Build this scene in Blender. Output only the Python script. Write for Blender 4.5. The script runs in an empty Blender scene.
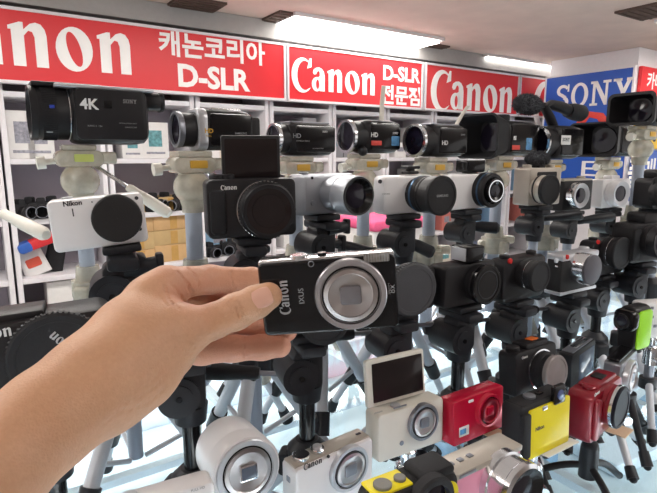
import bpy, bmesh, math, random
import numpy as np
from mathutils import Matrix, Vector
random.seed(7)
R = math.radians
C = bpy.context.scene.collection
F = 520.0; PITCH = R(10); EYE = 1.52
TAB = EYE - 0.47           # height of the counter's glass
CP, SP = math.cos(PITCH), math.sin(PITCH)

def W(px, py, d):
    "world point seen at pixel px,py, d metres along the view axis"
    xc = (px-328.5)/F*d; yc = (246.5-py)/F*d
    return Vector((xc, d*CP+yc*SP, EYE-d*SP+yc*CP))
def ray(px, py):
    return W(px, py, 1.0)-Vector((0, 0, EYE))
def hit(px, py, p, n):
    r = ray(px, py); o = Vector((0, 0, EYE))
    return o+r*((p-o).dot(n)/r.dot(n))

# ------------------------------------------------------------ materials
def s2l(c):
    return tuple(((v/255)/12.92 if v/255 <= .04045 else ((v/255+.055)/1.055)**2.4) for v in c)
MATS = {}
def mat(name, rgb, rough=.5, metal=0., var=.06, scale=40., bump=0., bscale=400., coat=0., trans=0., ior=1.45, alpha=1., sss=0., spec=.5, aniso=0.):
    if name in MATS: return MATS[name]
    m = bpy.data.materials.new(name); m.use_nodes = True
    nt = m.node_tree; b = nt.nodes['Principled BSDF']
    c = s2l(rgb)
    tc = nt.nodes.new('ShaderNodeTexCoord')
    nz = nt.nodes.new('ShaderNodeTexNoise'); nz.inputs['Scale'].default_value = scale; nz.inputs['Detail'].default_value = 4
    nt.links.new(tc.outputs['Object'], nz.inputs['Vector'])
    rp = nt.nodes.new('ShaderNodeValToRGB')
    rp.color_ramp.elements[0].position = .3; rp.color_ramp.elements[1].position = .7
    rp.color_ramp.elements[0].color = (*[v*(1-var) for v in c], 1)
    rp.color_ramp.elements[1].color = (*[min(1, v*(1+var)) for v in c], 1)
    nt.links.new(nz.outputs['Fac'], rp.inputs['Fac']); nt.links.new(rp.outputs['Color'], b.inputs['Base Color'])
    b.inputs['Roughness'].default_value = rough; b.inputs['Metallic'].default_value = metal
    b.inputs['Coat Weight'].default_value = coat; b.inputs['Coat Roughness'].default_value = .08
    b.inputs['Transmission Weight'].default_value = trans; b.inputs['IOR'].default_value = ior
    b.inputs['Alpha'].default_value = alpha; b.inputs['Specular IOR Level'].default_value = spec
    if sss:
        b.inputs['Subsurface Weight'].default_value = sss
        b.inputs['Subsurface Radius'].default_value = (.006, .002, .001); b.inputs['Subsurface Scale'].default_value = 1
    if bump:
        n2 = nt.nodes.new('ShaderNodeTexNoise'); n2.inputs['Scale'].default_value = bscale
        nt.links.new(tc.outputs['Object'], n2.inputs['Vector'])
        bp = nt.nodes.new('ShaderNodeBump'); bp.inputs['Strength'].default_value = bump; bp.inputs['Distance'].default_value = .001
        nt.links.new(n2.outputs['Fac'], bp.inputs['Height']); nt.links.new(bp.outputs['Normal'], b.inputs['Normal'])
    if aniso:
        b.inputs['Anisotropic'].default_value = aniso
        tg = nt.nodes.new('ShaderNodeTangent'); tg.direction_type = 'RADIAL'; tg.axis = 'Y'
        nt.links.new(tg.outputs['Tangent'], b.inputs['Tangent'])
    MATS[name] = m; return m
def emit(name, rgb, strength):
    m = bpy.data.materials.new(name); m.use_nodes = True; nt = m.node_tree
    b = nt.nodes['Principled BSDF']; b.inputs['Base Color'].default_value = (.9, .9, .9, 1)
    b.inputs['Emission Color'].default_value = (*s2l(rgb), 1); b.inputs['Emission Strength'].default_value = strength
    MATS[name] = m; return m

BLACK = mat('black_satin_plastic', (34, 33, 36), .42, var=.12, bump=.15, bscale=1500, spec=.35)
BLACKG = mat('black_gloss', (22, 21, 24), .2, coat=.15, spec=.3, var=.05)
BLACKM = mat('black_matte_rubber', (37, 37, 40), .62, var=.15, bump=.3, bscale=900, spec=.3)
HEADM = mat('tripod_black_plastic', (38, 39, 44), .42, var=.1, bump=.1, bscale=900, spec=.35)
SCREEN = mat('dark_screen', (36, 29, 30), .1, spec=.4, var=.15, scale=14)
GLASSD = mat('dark_lens_glass', (26, 22, 34), .08, var=.3, spec=.35)
WHITEP = mat('white_gloss_plastic', (232, 230, 232), .28, var=.02, coat=.3)
IVORY = mat('ivory_plastic', (222, 218, 208), .4, var=.03)
SILVER = mat('silver_paint', (198, 199, 204), .33, metal=.55, var=.04)
CHROME = mat('bright_chrome', (225, 226, 230), .16, metal=1., var=.03)
BRUSH = mat('spun_metal', (196, 190, 190), .3, metal=1., var=.03, aniso=.85)
GREYM = mat('grey_metal', (140, 142, 150), .35, metal=.7, var=.05)
ALU = mat('anodised_tube', (206, 209, 216), .4, metal=.15, var=.04)
GREYTUBE = mat('grey_column_tube', (164, 172, 186), .4, metal=.15, var=.04)
CLEARP = mat('yellowed_clear_plastic', (216, 212, 198), .25, var=.14, scale=70, trans=.5, ior=1.12, coat=.4)
RED = mat('red_gloss', (208, 26, 62), .25, metal=.2, coat=.5, var=.04)
DRED = mat('dark_red_gloss', (140, 18, 38), .3, metal=.2, coat=.5, var=.04)
YELLOW = mat('yellow_plastic', (232, 214, 20), .38, var=.03)
GREEN = mat('lime_plastic', (150, 214, 30), .35, var=.04)
PINK = mat('pink_satin', (226, 150, 176), .4, var=.03)
CHAMP = mat('champagne_metal', (188, 180, 170), .35, metal=.5, var=.04)
ORANGE = mat('orange_plastic', (222, 110, 40), .4)
REDDOT = mat('red_badge', (215, 40, 40), .3)
REDST = mat('red_sticker', (214, 70, 60), .5)
BLUEST = mat('blue_sticker', (90, 150, 200), .5, var=.35, scale=150)
WHITEINK = mat('white_ink', (226, 226, 226), .5, var=.01)
GREYINK = mat('grey_ink', (150, 150, 152), .5, var=.01)
DARKINK = mat('dark_ink', (48, 46, 54), .5, var=.01)
GOLDINK = mat('gold_ink', (206, 160, 60), .45, var=.02)
BLUEINK = mat('blue_badge', (50, 70, 170), .4)
BLUERING = mat('blue_ring', (66, 96, 126), .3, metal=.5)
NEXS = mat('cool_silver', (166, 169, 176), .36, metal=.55, var=.04)
FUZZ = mat('grey_fur', (82, 84, 90), .95, var=.35, scale=500, bump=1., bscale=1200)
CARD = mat('plain_cardboard', (206, 176, 136), .8, var=.1, scale=30)
TAN = mat('tan_card', (216, 190, 160), .7, var=.05)
CLEARCAP = mat('clear_lens_cap', (150, 143, 143), .15, var=.1, coat=.5)

# ------------------------------------------------------------ mesh builder
I4 = Matrix.Identity(4)
def T(x, y, z): return Matrix.Translation((x, y, z))
def frame(o, x, y, z):
    m = Matrix.Identity(4)
    for i in range(3):
        m[i][0] = x[i]; m[i][1] = y[i]; m[i][2] = z[i]; m[i][3] = o[i]
    return m
def rr(w, h, r, n=6):
    "rounded rectangle outline, counter-clockwise"
    r = min(r, w/2-1e-5, h/2-1e-5); out = []
    for cx, cy, a0 in ((w/2-r, h/2-r, 0), (-w/2+r, h/2-r, 90), (-w/2+r, -h/2+r, 180), (w/2-r, -h/2+r, 270)):
        for k in range(n+1):
            a = R(a0+90*k/n); out.append((cx+r*math.cos(a), cy+r*math.sin(a)))
    return out
class MB:
    def __init__(s): s.v = []; s.f = []
    def add(s, vs, fs, M=I4):
        o = len(s.v); s.v += [tuple(M @ Vector(v)) for v in vs]; s.f += [tuple(i+o for i in f) for f in fs]; return s
    def loops(s, loops, M=I4, cap=True, closed=True):
        n = len(loops[0]); vs = [p for l in loops for p in l]; fs = []
        for k in range(len(loops)-1):
            for i in range(n if closed else n-1):
                j = (i+1) % n; fs.append((k*n+i, k*n+j, (k+1)*n+j, (k+1)*n+i))
        if cap: fs += [tuple(range(n))[::-1], tuple(range((len(loops)-1)*n, len(loops)*n))]
        return s.add(vs, fs, M)
    def box(s, x, y, z, sx, sy, sz, M=I4, b=0.):
        if b > 0: return s.slab(sx, sz, sy, b*1.5, b, M @ T(x, y, z), n=3)
        a = [(x+i*sx/2, y+j*sy/2, z+k*sz/2) for i in (-1, 1) for j in (-1, 1) for k in (-1, 1)]
        return s.add(a, [(0, 1, 3, 2), (4, 6, 7, 5), (0, 4, 5, 1), (2, 3, 7, 6), (0, 2, 6, 4), (1, 5, 7, 3)], M)
    def slab(s, w, h, d, r, e, M=I4, n=6):
        "rounded rectangle in XZ, thickness d along Y, edges rounded by e"
        e = min(e, d/2-1e-5, w/2-2e-5, h/2-2e-5); L = []
        for y, i in ((-d/2, e), (-d/2+e*.3, e*.3), (-d/2+e, 0), (d/2-e, 0), (d/2-e*.3, e*.3), (d/2, e)):
            L.append([(a, y, c) for a, c in rr(w-2*i, h-2*i, max(r-i, 1e-4), n)])
        return s.loops(L, M)
    def lathe(s, prof, M=I4, n=40, ry=1.):
        "profile (radius, height) turned about local -Y"
        L = [[(max(r, 1e-5)*math.cos(2*math.pi*k/n), -h, max(r, 1e-5)*ry*math.sin(2*math.pi*k/n)) for k in range(n)] for r, h in prof]
        return s.loops(L, M, cap=False)
    def cyl(s, p0, p1, r0, r1=None, n=18, M=I4):
        return s.tube([p0, p1], [r0, r0 if r1 is None else r1], n, M)
    def tube(s, pts, r, n=12, M=I4):
        pts = [Vector(p) for p in pts]; rs = r if isinstance(r, (list, tuple)) else [r]*len(pts)
        L = []; up = None
        for i, p in enumerate(pts):
            t = (pts[min(i+1, len(pts)-1)]-pts[max(i-1, 0)]).normalized()
            if up is None: up = t.orthogonal().normalized()
            up = (up-t*up.dot(t)).normalized(); w = t.cross(up)
            L.append([tuple(p+(up*math.cos(2*math.pi*k/n)+w*math.sin(2*math.pi*k/n))*rs[i]) for k in range(n)])
        return s.loops(L, M)
    def ball(s, c, r, M=I4, n=20, m=12, sq=(1, 1, 1)):
        L = []
        for j in range(m+1):
            a = math.pi*j/m; rad = max(math.sin(a), 1e-4)
            L.append([(c[0]+sq[0]*r*rad*math.cos(2*math.pi*k/n), c[1]+sq[1]*r*rad*math.sin(2*math.pi*k/n), c[2]+sq[2]*r*math.cos(a)) for k in range(n)])
        return s.loops(L, M)
    def fur(s, c, r, sq, n=1500, ln=.22, seed=1):
        "a core covered with short tapering tufts"
        s.ball(c, r*.86, sq=sq); g = random.Random(seed)
        for k in range(n):
            z = g.uniform(-1, 1); a = g.uniform(0, 2*math.pi); q = math.sqrt(1-z*z)
            d = Vector((q*math.cos(a), q*math.sin(a), z)); p = Vector((d.x*sq[0], d.y*sq[1], d.z*sq[2]))*r*.84+Vector(c)
            t = (d+Vector((g.gauss(0, .4), g.gauss(0, .4), g.gauss(0, .4)))).normalized()*r*ln*g.uniform(.6, 1.25)
            u = t.orthogonal().normalized()*r*.035; w = t.cross(u).normalized()*r*.035
            s.add([p+u, p-u*.5+w*.87, p-u*.5-w*.87, p+t], [(0, 1, 3), (1, 2, 3), (2, 0, 3)])
        return s
    def ext(s, loop, depth, M=I4):
        "2-D outline in XZ extruded towards -Y"
        return s.loops([[(a, 0, b) for a, b in loop], [(a, -depth, b) for a, b in loop]], M)
    def ring(s, o, i, depth, M=I4):
        n = len(o); vs = [(a, 0, b) for a, b in o]+[(a, -depth, b) for a, b in o]+[(a, 0, b) for a, b in i]+[(a, -depth, b) for a, b in i]; fs = []
        for k in range(n):
            j = (k+1) % n
            fs += [(k, j, n+j, n+k), (2*n+k, 3*n+k, 3*n+j, 2*n+j), (n+k, n+j, 3*n+j, 3*n+k), (k, 2*n+k, 2*n+j, j)]
        return s.add(vs, fs, M)
    def build(s, name, m, parent=None, loc=None, sharp=32, mats=None):
        me = bpy.data.meshes.new(name)
        vs = s.v if loc is None else [tuple(Vector(v)-Vector(loc)) for v in s.v]
        me.from_pydata(vs, [], s.f)
        bm = bmesh.new(); bm.from_mesh(me); bmesh.ops.recalc_face_normals(bm, faces=bm.faces); bm.to_mesh(me); bm.free()
        me.polygons.foreach_set('use_smooth', [True]*len(me.polygons)); me.set_sharp_from_angle(angle=R(sharp))
        me.materials.append(m)
        o = bpy.data.objects.new(name, me); C.objects.link(o)
        if parent: o.parent = parent
        if loc is not None: o.location = loc
        return o
def tag(o, label=None, cat=None, group=None, kind=None):
    if label: o['label'] = label
    if cat: o['category'] = cat
    if group: o['group'] = group
    if kind: o['kind'] = kind
    return o
def empty(name, M):
    e = bpy.data.objects.new(name, None); C.objects.link(e); e.empty_display_size = .02
    e.matrix_world = M; return e

# ------------------------------------------------------------ lettering
_TX = {}
def sans(txt, bold=0.):
    "built-in sans lettering: verts/faces, x right, z up, unit size, centred"
    k = (txt, bold)
    if k not in _TX:
        cu = bpy.data.curves.new('t', 'FONT'); cu.body = txt; cu.size = 1; cu.offset = bold; cu.extrude = .02
        cu.resolution_u = 3; cu.align_x = 'CENTER'; cu.align_y = 'CENTER'
        ob = bpy.data.objects.new('t', cu); C.objects.link(ob)
        dg = bpy.context.evaluated_depsgraph_get(); me = bpy.data.meshes.new_from_object(ob.evaluated_get(dg))
        v = [(p.co.x, -p.co.z, p.co.y) for p in me.vertices]; f = [tuple(p.vertices) for p in me.polygons]
        bpy.data.objects.remove(ob); bpy.data.curves.remove(cu); bpy.data.meshes.remove(me)
        _TX[k] = (v, f)
    return _TX[k]
def ell(cx, cy, rx, ry, n=28, a0=0, a1=360, tilt=0, closed=True):
    out = []
    for k in range(n if closed else n+1):
        a = R(a0+(a1-a0)*k/n); x = rx*math.cos(a); y = ry*math.sin(a)
        t = R(tilt); out.append((cx+x*math.cos(t)-y*math.sin(t), cy+x*math.sin(t)+y*math.cos(t)))
    return out
def arc(cx, cy, rx, ry, a0, a1, ox, ix, iy, cx2, n=22):
    return ell(cx, cy, rx, ry, n, a0, a1, 0, False)+ell(cx2, cy, ix, iy, n, a1, a0, 0, False)
def g_C():   # big serif C with a beak
    return .96, [('p', ell(.56, .62, .56, .74, 26, 48, 318, 0, False)+ell(.68, .62, .40, .62, 26, 300, 62, 0, False)),
                 ('p', [(.80, .92), (1.02, 1.0), (1.02, 1.36), (.94, 1.36), (.88, 1.24)])]
def g_a():
    return .80, [('p', [(.44, 0), (.70, 0), (.70, .66), (.66, .84), (.56, .96), (.42, 1.02), (.26, 1.0), (.12, .92), (.08, .78), (.14, .70), (.24, .72), (.30, .84), (.38, .88), (.44, .80)]),
                 ('r', ell(.28, .29, .26, .31), ell(.32, .29, .09, .21)), ('p', [(.40, .50), (.46, .50), (.46, .66), (.36, .60)])]
def g_n():
    return .92, [('p', [(.06, 0), (.32, 0), (.32, 1.0), (.24, 1.0), (0, .90), (0, .82), (.06, .82)]),
                 ('p', [(.32, .70), (.42, .82), (.50, .80), (.54, .68), (.54, 0), (.80, 0), (.80, .74), (.77, .88), (.69, .99), (.58, 1.02), (.46, .98), (.32, .84)])]
def g_o():
    return .90, [('r', ell(.42, .5, .42, .53), ell(.42, .5, .15, .42, tilt=14))]
def bar(x0, z0, x1, z1): return ('p', [(x0, z0), (x1, z0), (x1, z1), (x0, z1)])
def g_S():
    return .98, [('p', ell(.46, 1.0, .40, .34, 16, 20, 250, 0, False)+ell(.48, 1.0, .22, .17, 16, 250, 20, 0, False)),
                 ('p', [(.30, .70), (.62, .50), (.72, .66), (.40, .86)]),
                 ('p', ell(.46, .34, .42, .35, 16, 200, 430, 0, False)+ell(.44, .34, .22, .17, 16, 430, 200, 0, False)),
                 bar(.78, .92, .88, 1.34), bar(.02, 0, .12, .42)]
def g_O(): return 1.16, [('r', ell(.54, .67, .54, .69), ell(.54, .67, .31, .53))]
def g_N():
    return 1.28, [bar(.14, 0, .30, 1.34), bar(.90, 0, 1.04, 1.34), ('p', [(.14, 1.34), (.38, 1.34), (1.04, .22), (1.04, 0), (.88, 0)]),
                  bar(0, 1.2, .34, 1.34), bar(0, 0, .46, .13), bar(.74, 1.2, 1.2, 1.34)]
def g_Y():
    return 1.2, [bar(.46, 0, .70, .66), bar(.28, 0, .88, .13), ('p', [(.08, 1.34), (.36, 1.34), (.66, .62), (.48, .56)]),
                 ('p', [(.84, 1.34), (1.06, 1.34), (.70, .56), (.50, .62)]), bar(0, 1.2, .48, 1.34), bar(.74, 1.2, 1.16, 1.34)]
GL = dict(C=g_C, a=g_a, n=g_n, o=g_o, S=g_S, O=g_O, N=g_N, Y=g_Y)
def logo(word, depth=.02):
    "drawn lettering (unit x-height) centred on its own middle"
    mb = MB(); x = 0; spec = []
    for ch in word:
        w, ps = GL[ch](); spec.append((x, ps)); x += w+.06
    for x0, ps in spec:
        for p in ps:
            M = T(x0-x/2, 0, -.5)
            if p[0] == 'p': mb.ext(p[1], depth, M)
            else: mb.ring(p[1], p[2], depth, M)
    return mb.v, mb.f, x
# ------------------------------------------------------------ the shop's own axes
WU = Vector((math.sin(R(56)), math.cos(R(56)), 0)); WN = Vector((-WU.y, WU.x, 0)); ZU = Vector((0, 0, 1))
Q0 = Vector(((285-328.5)/F*3.4, 3.4, 0))
WALL = frame(Q0, WU, WN, ZU); WALLI = WALL.inverted()
CNT = frame((0, 0, 0), WU, WN, ZU); CNTI = CNT.inverted()
CEIL = EYE+.80
def onwall(px, py, off=0.):
    p = WALLI @ hit(px, py, Q0+WN*off, WN); return p.x, p.z
def onceil(px, py): return hit(px, py, Vector((0, 0, CEIL)), ZU)
def struct(name, mb, m, **k):
    o = mb.build(name, m, **k); o['kind'] = 'structure'; return o
def placed(name, mb, m, M, parent=None):
    "one mesh thing whose own axes are M"
    o = mb.build(name, m, parent); o.matrix_world = M; return o

CEILM = mat('ceiling_board', (226, 210, 200), .9, var=.05, scale=6)
SHELFM = mat('white_shelf_board', (228, 226, 230), .45, var=.02)
BACKM = mat('lilac_grey_panel', (176, 168, 178), .7, var=.04, scale=5)
SIGNR = mat('red_sign_face', (222, 46, 54), .35, var=.02, scale=4)
SIGNB = mat('blue_sign_face', (42, 92, 190), .4, var=.03, scale=4)
SIGNW = mat('white_sign_letter', (252, 251, 250), .4, var=.01)
DARKM = mat('dark_vent', (92, 76, 68), .8, var=.15, scale=20)
CORN = mat('grey_cornice', (168, 166, 164), .7, var=.03)

# room
b = MB(); b.box(1.5, 4, -.03, 14, 14, .06); struct('floor', b, mat('floor_tile', (180, 176, 170), .5, var=.05))
b = MB(); b.box(1.5, 4, CEIL+.03, 14, 14, .06); ce = struct('ceiling', b, CEILM)
b = MB(); b.box(1.5, -3.0, CEIL/2, 14, .06, CEIL); struct('wall_front', b, mat('far_wall_paint', (196, 192, 190), .8, var=.15, scale=3))
b = MB(); b.box(2.0, .52, CEIL/2, 12, .06, CEIL); w = struct('wall_back', b, BACKM); w.matrix_world = WALL
zc0 = onwall(285, 43)[1]
b = MB(); b.box(2.0, .22, (zc0+CEIL)/2+.004, 12, .5, CEIL-zc0-.012); w = struct('trim_1', b, CORN); w.matrix_world = WALL

# ceiling lamps along the wall, diffusers lowered to throw light on the ceiling
LAMPW = emit('fluorescent_diffuser', (255, 249, 242), 10.0)
def troffer(px, py, lab, L=1.15, wd=.36, at=None):
    p = onceil(px, py) if at is None else Vector(at)
    M = frame((p.x, p.y, CEIL), WU, WN, ZU)
    e = empty('ceiling_light', M); tag(e, lab, 'ceiling light', 'fluorescent ceiling lights')
    f = MB()
    for s in (-1, 1):
        f.box(s*(L/2+.012), 0, -.006, .024, wd+.048, .03); f.box(0, s*(wd/2+.012), -.006, L, .024, .03)
    f.build('frame', WHITEP, e)
    d = MB(); d.box(0, 0, -.018, L, wd, .034); d.build('diffuser', LAMPW, e)
troffer(358, 32, 'glowing ceiling light above the white D-SLR lettering, longest in view')
troffer(514, 64, 'smaller glowing ceiling light left of the blue sign, above the red sign')
troffer(735, 26, 'ceiling light cut by the right edge of the photo')
troffer(0, 0, 'ceiling light over the counter behind the viewer', at=(-.9, -.9, 0))
troffer(0, 0, 'ceiling light over the counter right of the viewer', at=(1.6, .5, 0))
for k in range(3): troffer(0, 0, 'unseen ceiling light added over the aisle to brighten the shelves', at=(-2.1+1.35*k*WU.x, .6+1.35*k*WU.y, 0))  # unseen lamp row, added to brighten the shelves and sign
def vent(px, py, lab, sx=.26, sy=.3):
    p = onceil(px, py); b = MB(); b.box(0, 0, -.006, sx, sy, .012)
    for k in range(5): b.box(0, -sy*.4+sy*.2*k, -.014, sx*.92, .012, .006)
    o = placed('ceiling_vent', b, DARKM, frame((p.x, p.y, CEIL), WU, WN, ZU)); tag(o, lab, 'vent', 'ceiling vents')
vent(287, 19, 'dark square ceiling vent left of the longest ceiling light')
vent(425, 46, 'dark ceiling vent at the right end of the longest ceiling light', .3, .22)
vent(472, 58, 'small dark ceiling vent left of the smaller ceiling light', .22, .2)
vent(197, 3, 'dark ceiling vent at the top edge of the photo', .26, .2)
vent(648, 11, 'dark ceiling vent beside the light at the right edge of the photo', .3, .22)

# sign boxes along the top of the shelves
def sign(px0, px1, lab):
    u0 = onwall(px0, 60, -.05)[0]; u1 = onwall(px1, 60, -.05)[0]
    z1 = onwall(285, 43, -.05)[1]; z0 = onwall(285, 101, -.05)[1]
    M = WALL @ T((u0+u1)/2, 0, (z0+z1)/2)
    e = empty('shop_sign', M); tag(e, lab, 'sign', 'red sign boxes above the shelves')
    w, h = u1-u0, z1-z0
    b = MB(); b.box(0, -.022, 0, w-.02, .044, h-.02); b.build('sign_panel', SIGNR, e)
    f = MB()
    for s in (-1, 1):
        f.box(s*(w/2-.008), -.026, 0, .012, .052, h); f.box(0, -.026, s*(h/2-.008), w, .052, .014)
    f.build('frame', SHELFM, e)
    return e, (u0+u1)/2, (z0+z1)/2
def on_sign(sg, px0, px1, py, txt, kind='logo', bold=.0, name='lettering', zfix=None, hh=None):
    e, uc, zc = sg
    ua, za = onwall(px0, py, -.05); ub, _ = onwall(px1, py, -.05)
    za = onwall((px0+px1)/2, py, -.05)[1]
    if kind == 'logo': v, f, wd = logo(txt, .06)
    else:
        v, f = sans(txt, bold); xs = [p[0] for p in v]; wd = max(xs)-min(xs)
    sc = (ub-ua)/wd; zs = sc if hh is None else hh
    mb = MB(); mb.add(v, f, T((ua+ub)/2-uc, -.0445, za-zc) @ Matrix.Diagonal((sc, .05, zs, 1)))
    return mb.build(name, SIGNW, e)
s1 = sign(-170, 286, 'long red sign with white lettering at left, its logo cut by the photo edge')
on_sign(s1, -92, 137, 44, 'Canon')
on_sign(s1, 159, 265, 50, '캐논코리아', 'sans', .028)
on_sign(s1, 177, 249, 79, 'D-SLR', 'sans', .035)
s2 = sign(287, 424, 'shorter red sign with white D-SLR lettering under the longest ceiling light')
on_sign(s2, 292, 378, 81, 'Canon')
on_sign(s2, 383, 420, 75, 'D-SLR', 'sans', .03)
on_sign(s2, 382, 421, 97, '전문점', 'sans', .03)
s3 = sign(426, 521, 'red sign with one white logo behind the tall hooded camcorder')
on_sign(s3, 431, 515, 97, 'Canon')
s4 = sign(522, 620, 'red sign farthest along the wall, partly behind the blue sign')
on_sign(s4, 533, 615, 112, 'Canon')

# shelf units
zb = [onwall(100, y)[1] for y in (96,)]+[onwall(80, 159)[1], onwall(90, 217)[1], onwall(100, 272)[1]]
step = zb[1]-zb[2]
zb += [zb[3]-step, max(.06, zb[3]-2*step)]
ups = [onwall(x, 170)[0] for x in (-95, 4, 109, 199, 272)]
du = ups[4]-ups[3]
ups += [ups[4]+du*k for k in range(1, 7)]
SD = .34
unit_names = ['at the far left edge', 'behind the white camera with the black cap', 'holding brown cardboard boxes', 'behind the camera with the raised black screen', 'behind the silver camera with the long silver lens',
    'behind the white camera with the big black lens', 'behind the two hooded camcorders', 'far along the wall', 'farther along the wall by the pillar', 'behind the pillar']
for k in range(10):
    u0, u1 = ups[k]+.006, ups[k+1]-.006; um = (u0+u1)/2
    e = empty('shelf_unit', WALL @ T(um, .02, 0)); tag(e, 'white open shelf unit '+unit_names[k], 'shelf', 'white shelf units along the wall')
    w = u1-u0
    for s in (-1, 1):
        b = MB(); b.box(s*(w/2-.012), SD/2, (zc0)/2-.01, .024, SD, zc0-.03, b=.001); b.build('upright', SHELFM, e)
    for z in zb:
        b = MB(); b.box(0, SD/2, z-.012, w-.05, SD-.01, .026, b=.001); b.build('shelf_board', SHELFM, e)
    b = MB(); b.box(0, SD-.005, zc0/2-.01, w-.05, .01, zc0-.04); b.build('back_panel', BACKM, e)

# ------------------------------------------------ things on the shelves
def shelf_thing(name, mb, m, px, lev, off=.10, rot=0., lab=None, cat=None, group=None):
    u = onwall(px, 170, off)[0]
    o = placed(name, mb, m, WALL @ T(u, .02+off, zb[lev]+.002) @ Matrix.Rotation(R(rot), 4, 'Z')); tag(o, lab, cat, group); return o
def fit(u, hw):
    for k in range(len(ups)-1):
        if ups[k] <= u < ups[k+1]: return min(max(u, ups[k]+hw), ups[k+1]-hw)
    return u
def carton(px, lev, w, h, d, m, lab, off=.05, z=0., rot=0., tape=True, group='brown cartons on the shelf', front=None, name='carton'):
    u = fit(onwall(px, 170, off)[0], w*.5+d*.5*abs(math.sin(R(rot)))+.03)
    e = empty(name, WALL @ T(u, .02+off+d/2, zb[lev]+.002+z) @ Matrix.Rotation(R(rot), 4, 'Z')); tag(e, lab, 'box', group)
    b = MB(); b.box(0, 0, h/2, w, d, h, b=.002); b.build('box_body', m, e)
    if tape:
        b = MB(); b.box(0, -d/2-.0006, h/2, w*.18, .0012, h*.9); b.build('tape', mat('parcel_tape', (190, 150, 84), .4), e)
    if front:
        for (x, zz, sw, sh, fm) in front:
            b = MB(); b.box(x*w, -d/2-.001, zz*h, sw*w, .002, sh*h, b=.0005); b.build('picture_panel', fm, e)
    return e
TEAL = mat('teal_print', (96, 150, 156), .5, var=.4, scale=60)
PALEB = mat('pale_box_board', (226, 224, 222), .6, var=.03)
PRINT = mat('grey_print', (150, 150, 160), .6, var=.3, scale=80)
for px, w, h, lab in ((20, .13, .235, 'white box with a small print standing left of the big camcorder'), (44, .12, .225, 'white box behind the lens of the big camcorder'), (135, .11, .17, 'low white box with teal print under the big camcorder'), (158, .15, .20, 'white box with a teal device picture between two camcorders')):
    carton(px, 1, w, h, .16, PALEB, lab, tape=False, group='white product boxes on the upper shelf', name='product_box',
           front=[(0, .55, .5, .45, TEAL if px > 100 else PRINT), (0, .15, .7, .06, PRINT)])
pal = [PALEB, mat('cream_box', (214, 206, 190), .6), mat('slate_box', (96, 104, 124), .6), mat('salmon_box', (206, 120, 110), .6), mat('mustard_box', (206, 176, 80), .6), mat('grey_box', (150, 150, 154), .6), mat('sky_box', (140, 176, 206), .6)]
pn = ['white', 'cream', 'slate blue', 'salmon', 'mustard', 'grey', 'sky blue']
rnd = random.Random(3)
where = {0: 'top shelf', 1: 'upper shelf', 2: 'middle shelf', 3: 'lower shelf'}
for lev, pxs in ((1, (205, 222, 240, 258, 290, 312, 332, 352, 380, 402, 424, 446, 468, 492, 520)), (2, (288, 306, 326, 350, 372, 398, 420, 444, 468, 495, 520)), (3, (215, 235, 290, 312, 334, 350, 402, 426, 450, 480, 505, 530)), (4, (282, 310, 338, 366, 394, 424, 450, 480, 510, 540))):
    for i, px in enumerate(pxs):
        c = rnd.choice([0, 0, 1, 1, 2, 3, 4, 5, 6]) if lev > 1 else rnd.choice([0, 0, 1, 5, 5])
        w = rnd.uniform(.09, .16); h = rnd.uniform(.1, .27)
        if lev == 2 and px > 430: h = min(h, .2)
        carton(px, lev, w, h, rnd.uniform(.12, .2), pal[c], f'small {pn[c]} box on the wall shelves behind the display, too blurred to read', off=rnd.uniform(.03, .09), rot=rnd.uniform(-6, 6), tape=False,
               group=f'blurred {pn[c]} boxes on the wall shelves', name='product_box', front=[(rnd.uniform(-.1, .1), .55, .55, .3, rnd.choice([PRINT, TEAL, pal[2]]))])
# brown cartons, two stacks
z = 0
BC = ['bottom', 'second from the bottom', 'third from the bottom', 'topmost']
for col, px in enumerate((138, 174)):
    z = 0
    for k in range(4):
        h = (.085, .10, .10, .085)[k] if col == 0 else (.10, .085, .11, .08)[k]
        carton(px+rnd.uniform(-2, 2), 3, .235, h, .2, mat('kraft_carton_%d' % (k % 2), (200-8*(k % 2), 164, 118), .8, var=.08, scale=15),
               f'brown cardboard carton, {BC[k]} of the {"left" if col == 0 else "right"} stack behind the wrist', z=z, rot=rnd.uniform(-3, 3), off=.04)
        z += h+.002
# heap of black gear on the middle shelf
def gear(px, lev, off, k, lab, grp):
    u = onwall(px, 170, off)[0]
    e = empty('used_camera', WALL @ T(u, .02+off, zb[lev]+.002) @ Matrix.Rotation(R(rnd.uniform(-50, 50)), 4, 'Z')); tag(e, lab, 'camera', grp)
    w = rnd.uniform(.09, .13); h = rnd.uniform(.065, .085)
    b = MB(); b.slab(w, h, .05, .012, .004, T(0, 0, h/2)); b.slab(w*.35, .03, .045, .01, .003, T(0, 0, h+.011)); b.build('body', BLACKM, e)
    b = MB(); b.lathe([(.034, 0), (.034, .03), (.03, .034), (.03, .05), (.026, .052)], T(w*.06, -.025, h*.48), 24); b.build('lens', BLACK, e)
    b = MB(); b.lathe([(.031, .0), (.031, .004), (.027, .004)], T(w*.06, -.078, h*.48), 24); b.build('lens_rim', CHROME if k % 2 else GREYM, e)
for k, px in enumerate((16, 27, 38, 49, 128, 140, 152, 164, 176, 188)):
    gear(px, 2, .05+.06*(k % 2), k, 'black used camera in the heap on the shelf beside the white camera', 'black used cameras heaped on the middle shelf')
for k, px in enumerate((207, 218, 229, 241)):
    gear(px, 3, .05+.05*(k % 2), k, 'black used camera on the lower shelf behind the index finger', 'black used cameras on the lower shelf')
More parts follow.
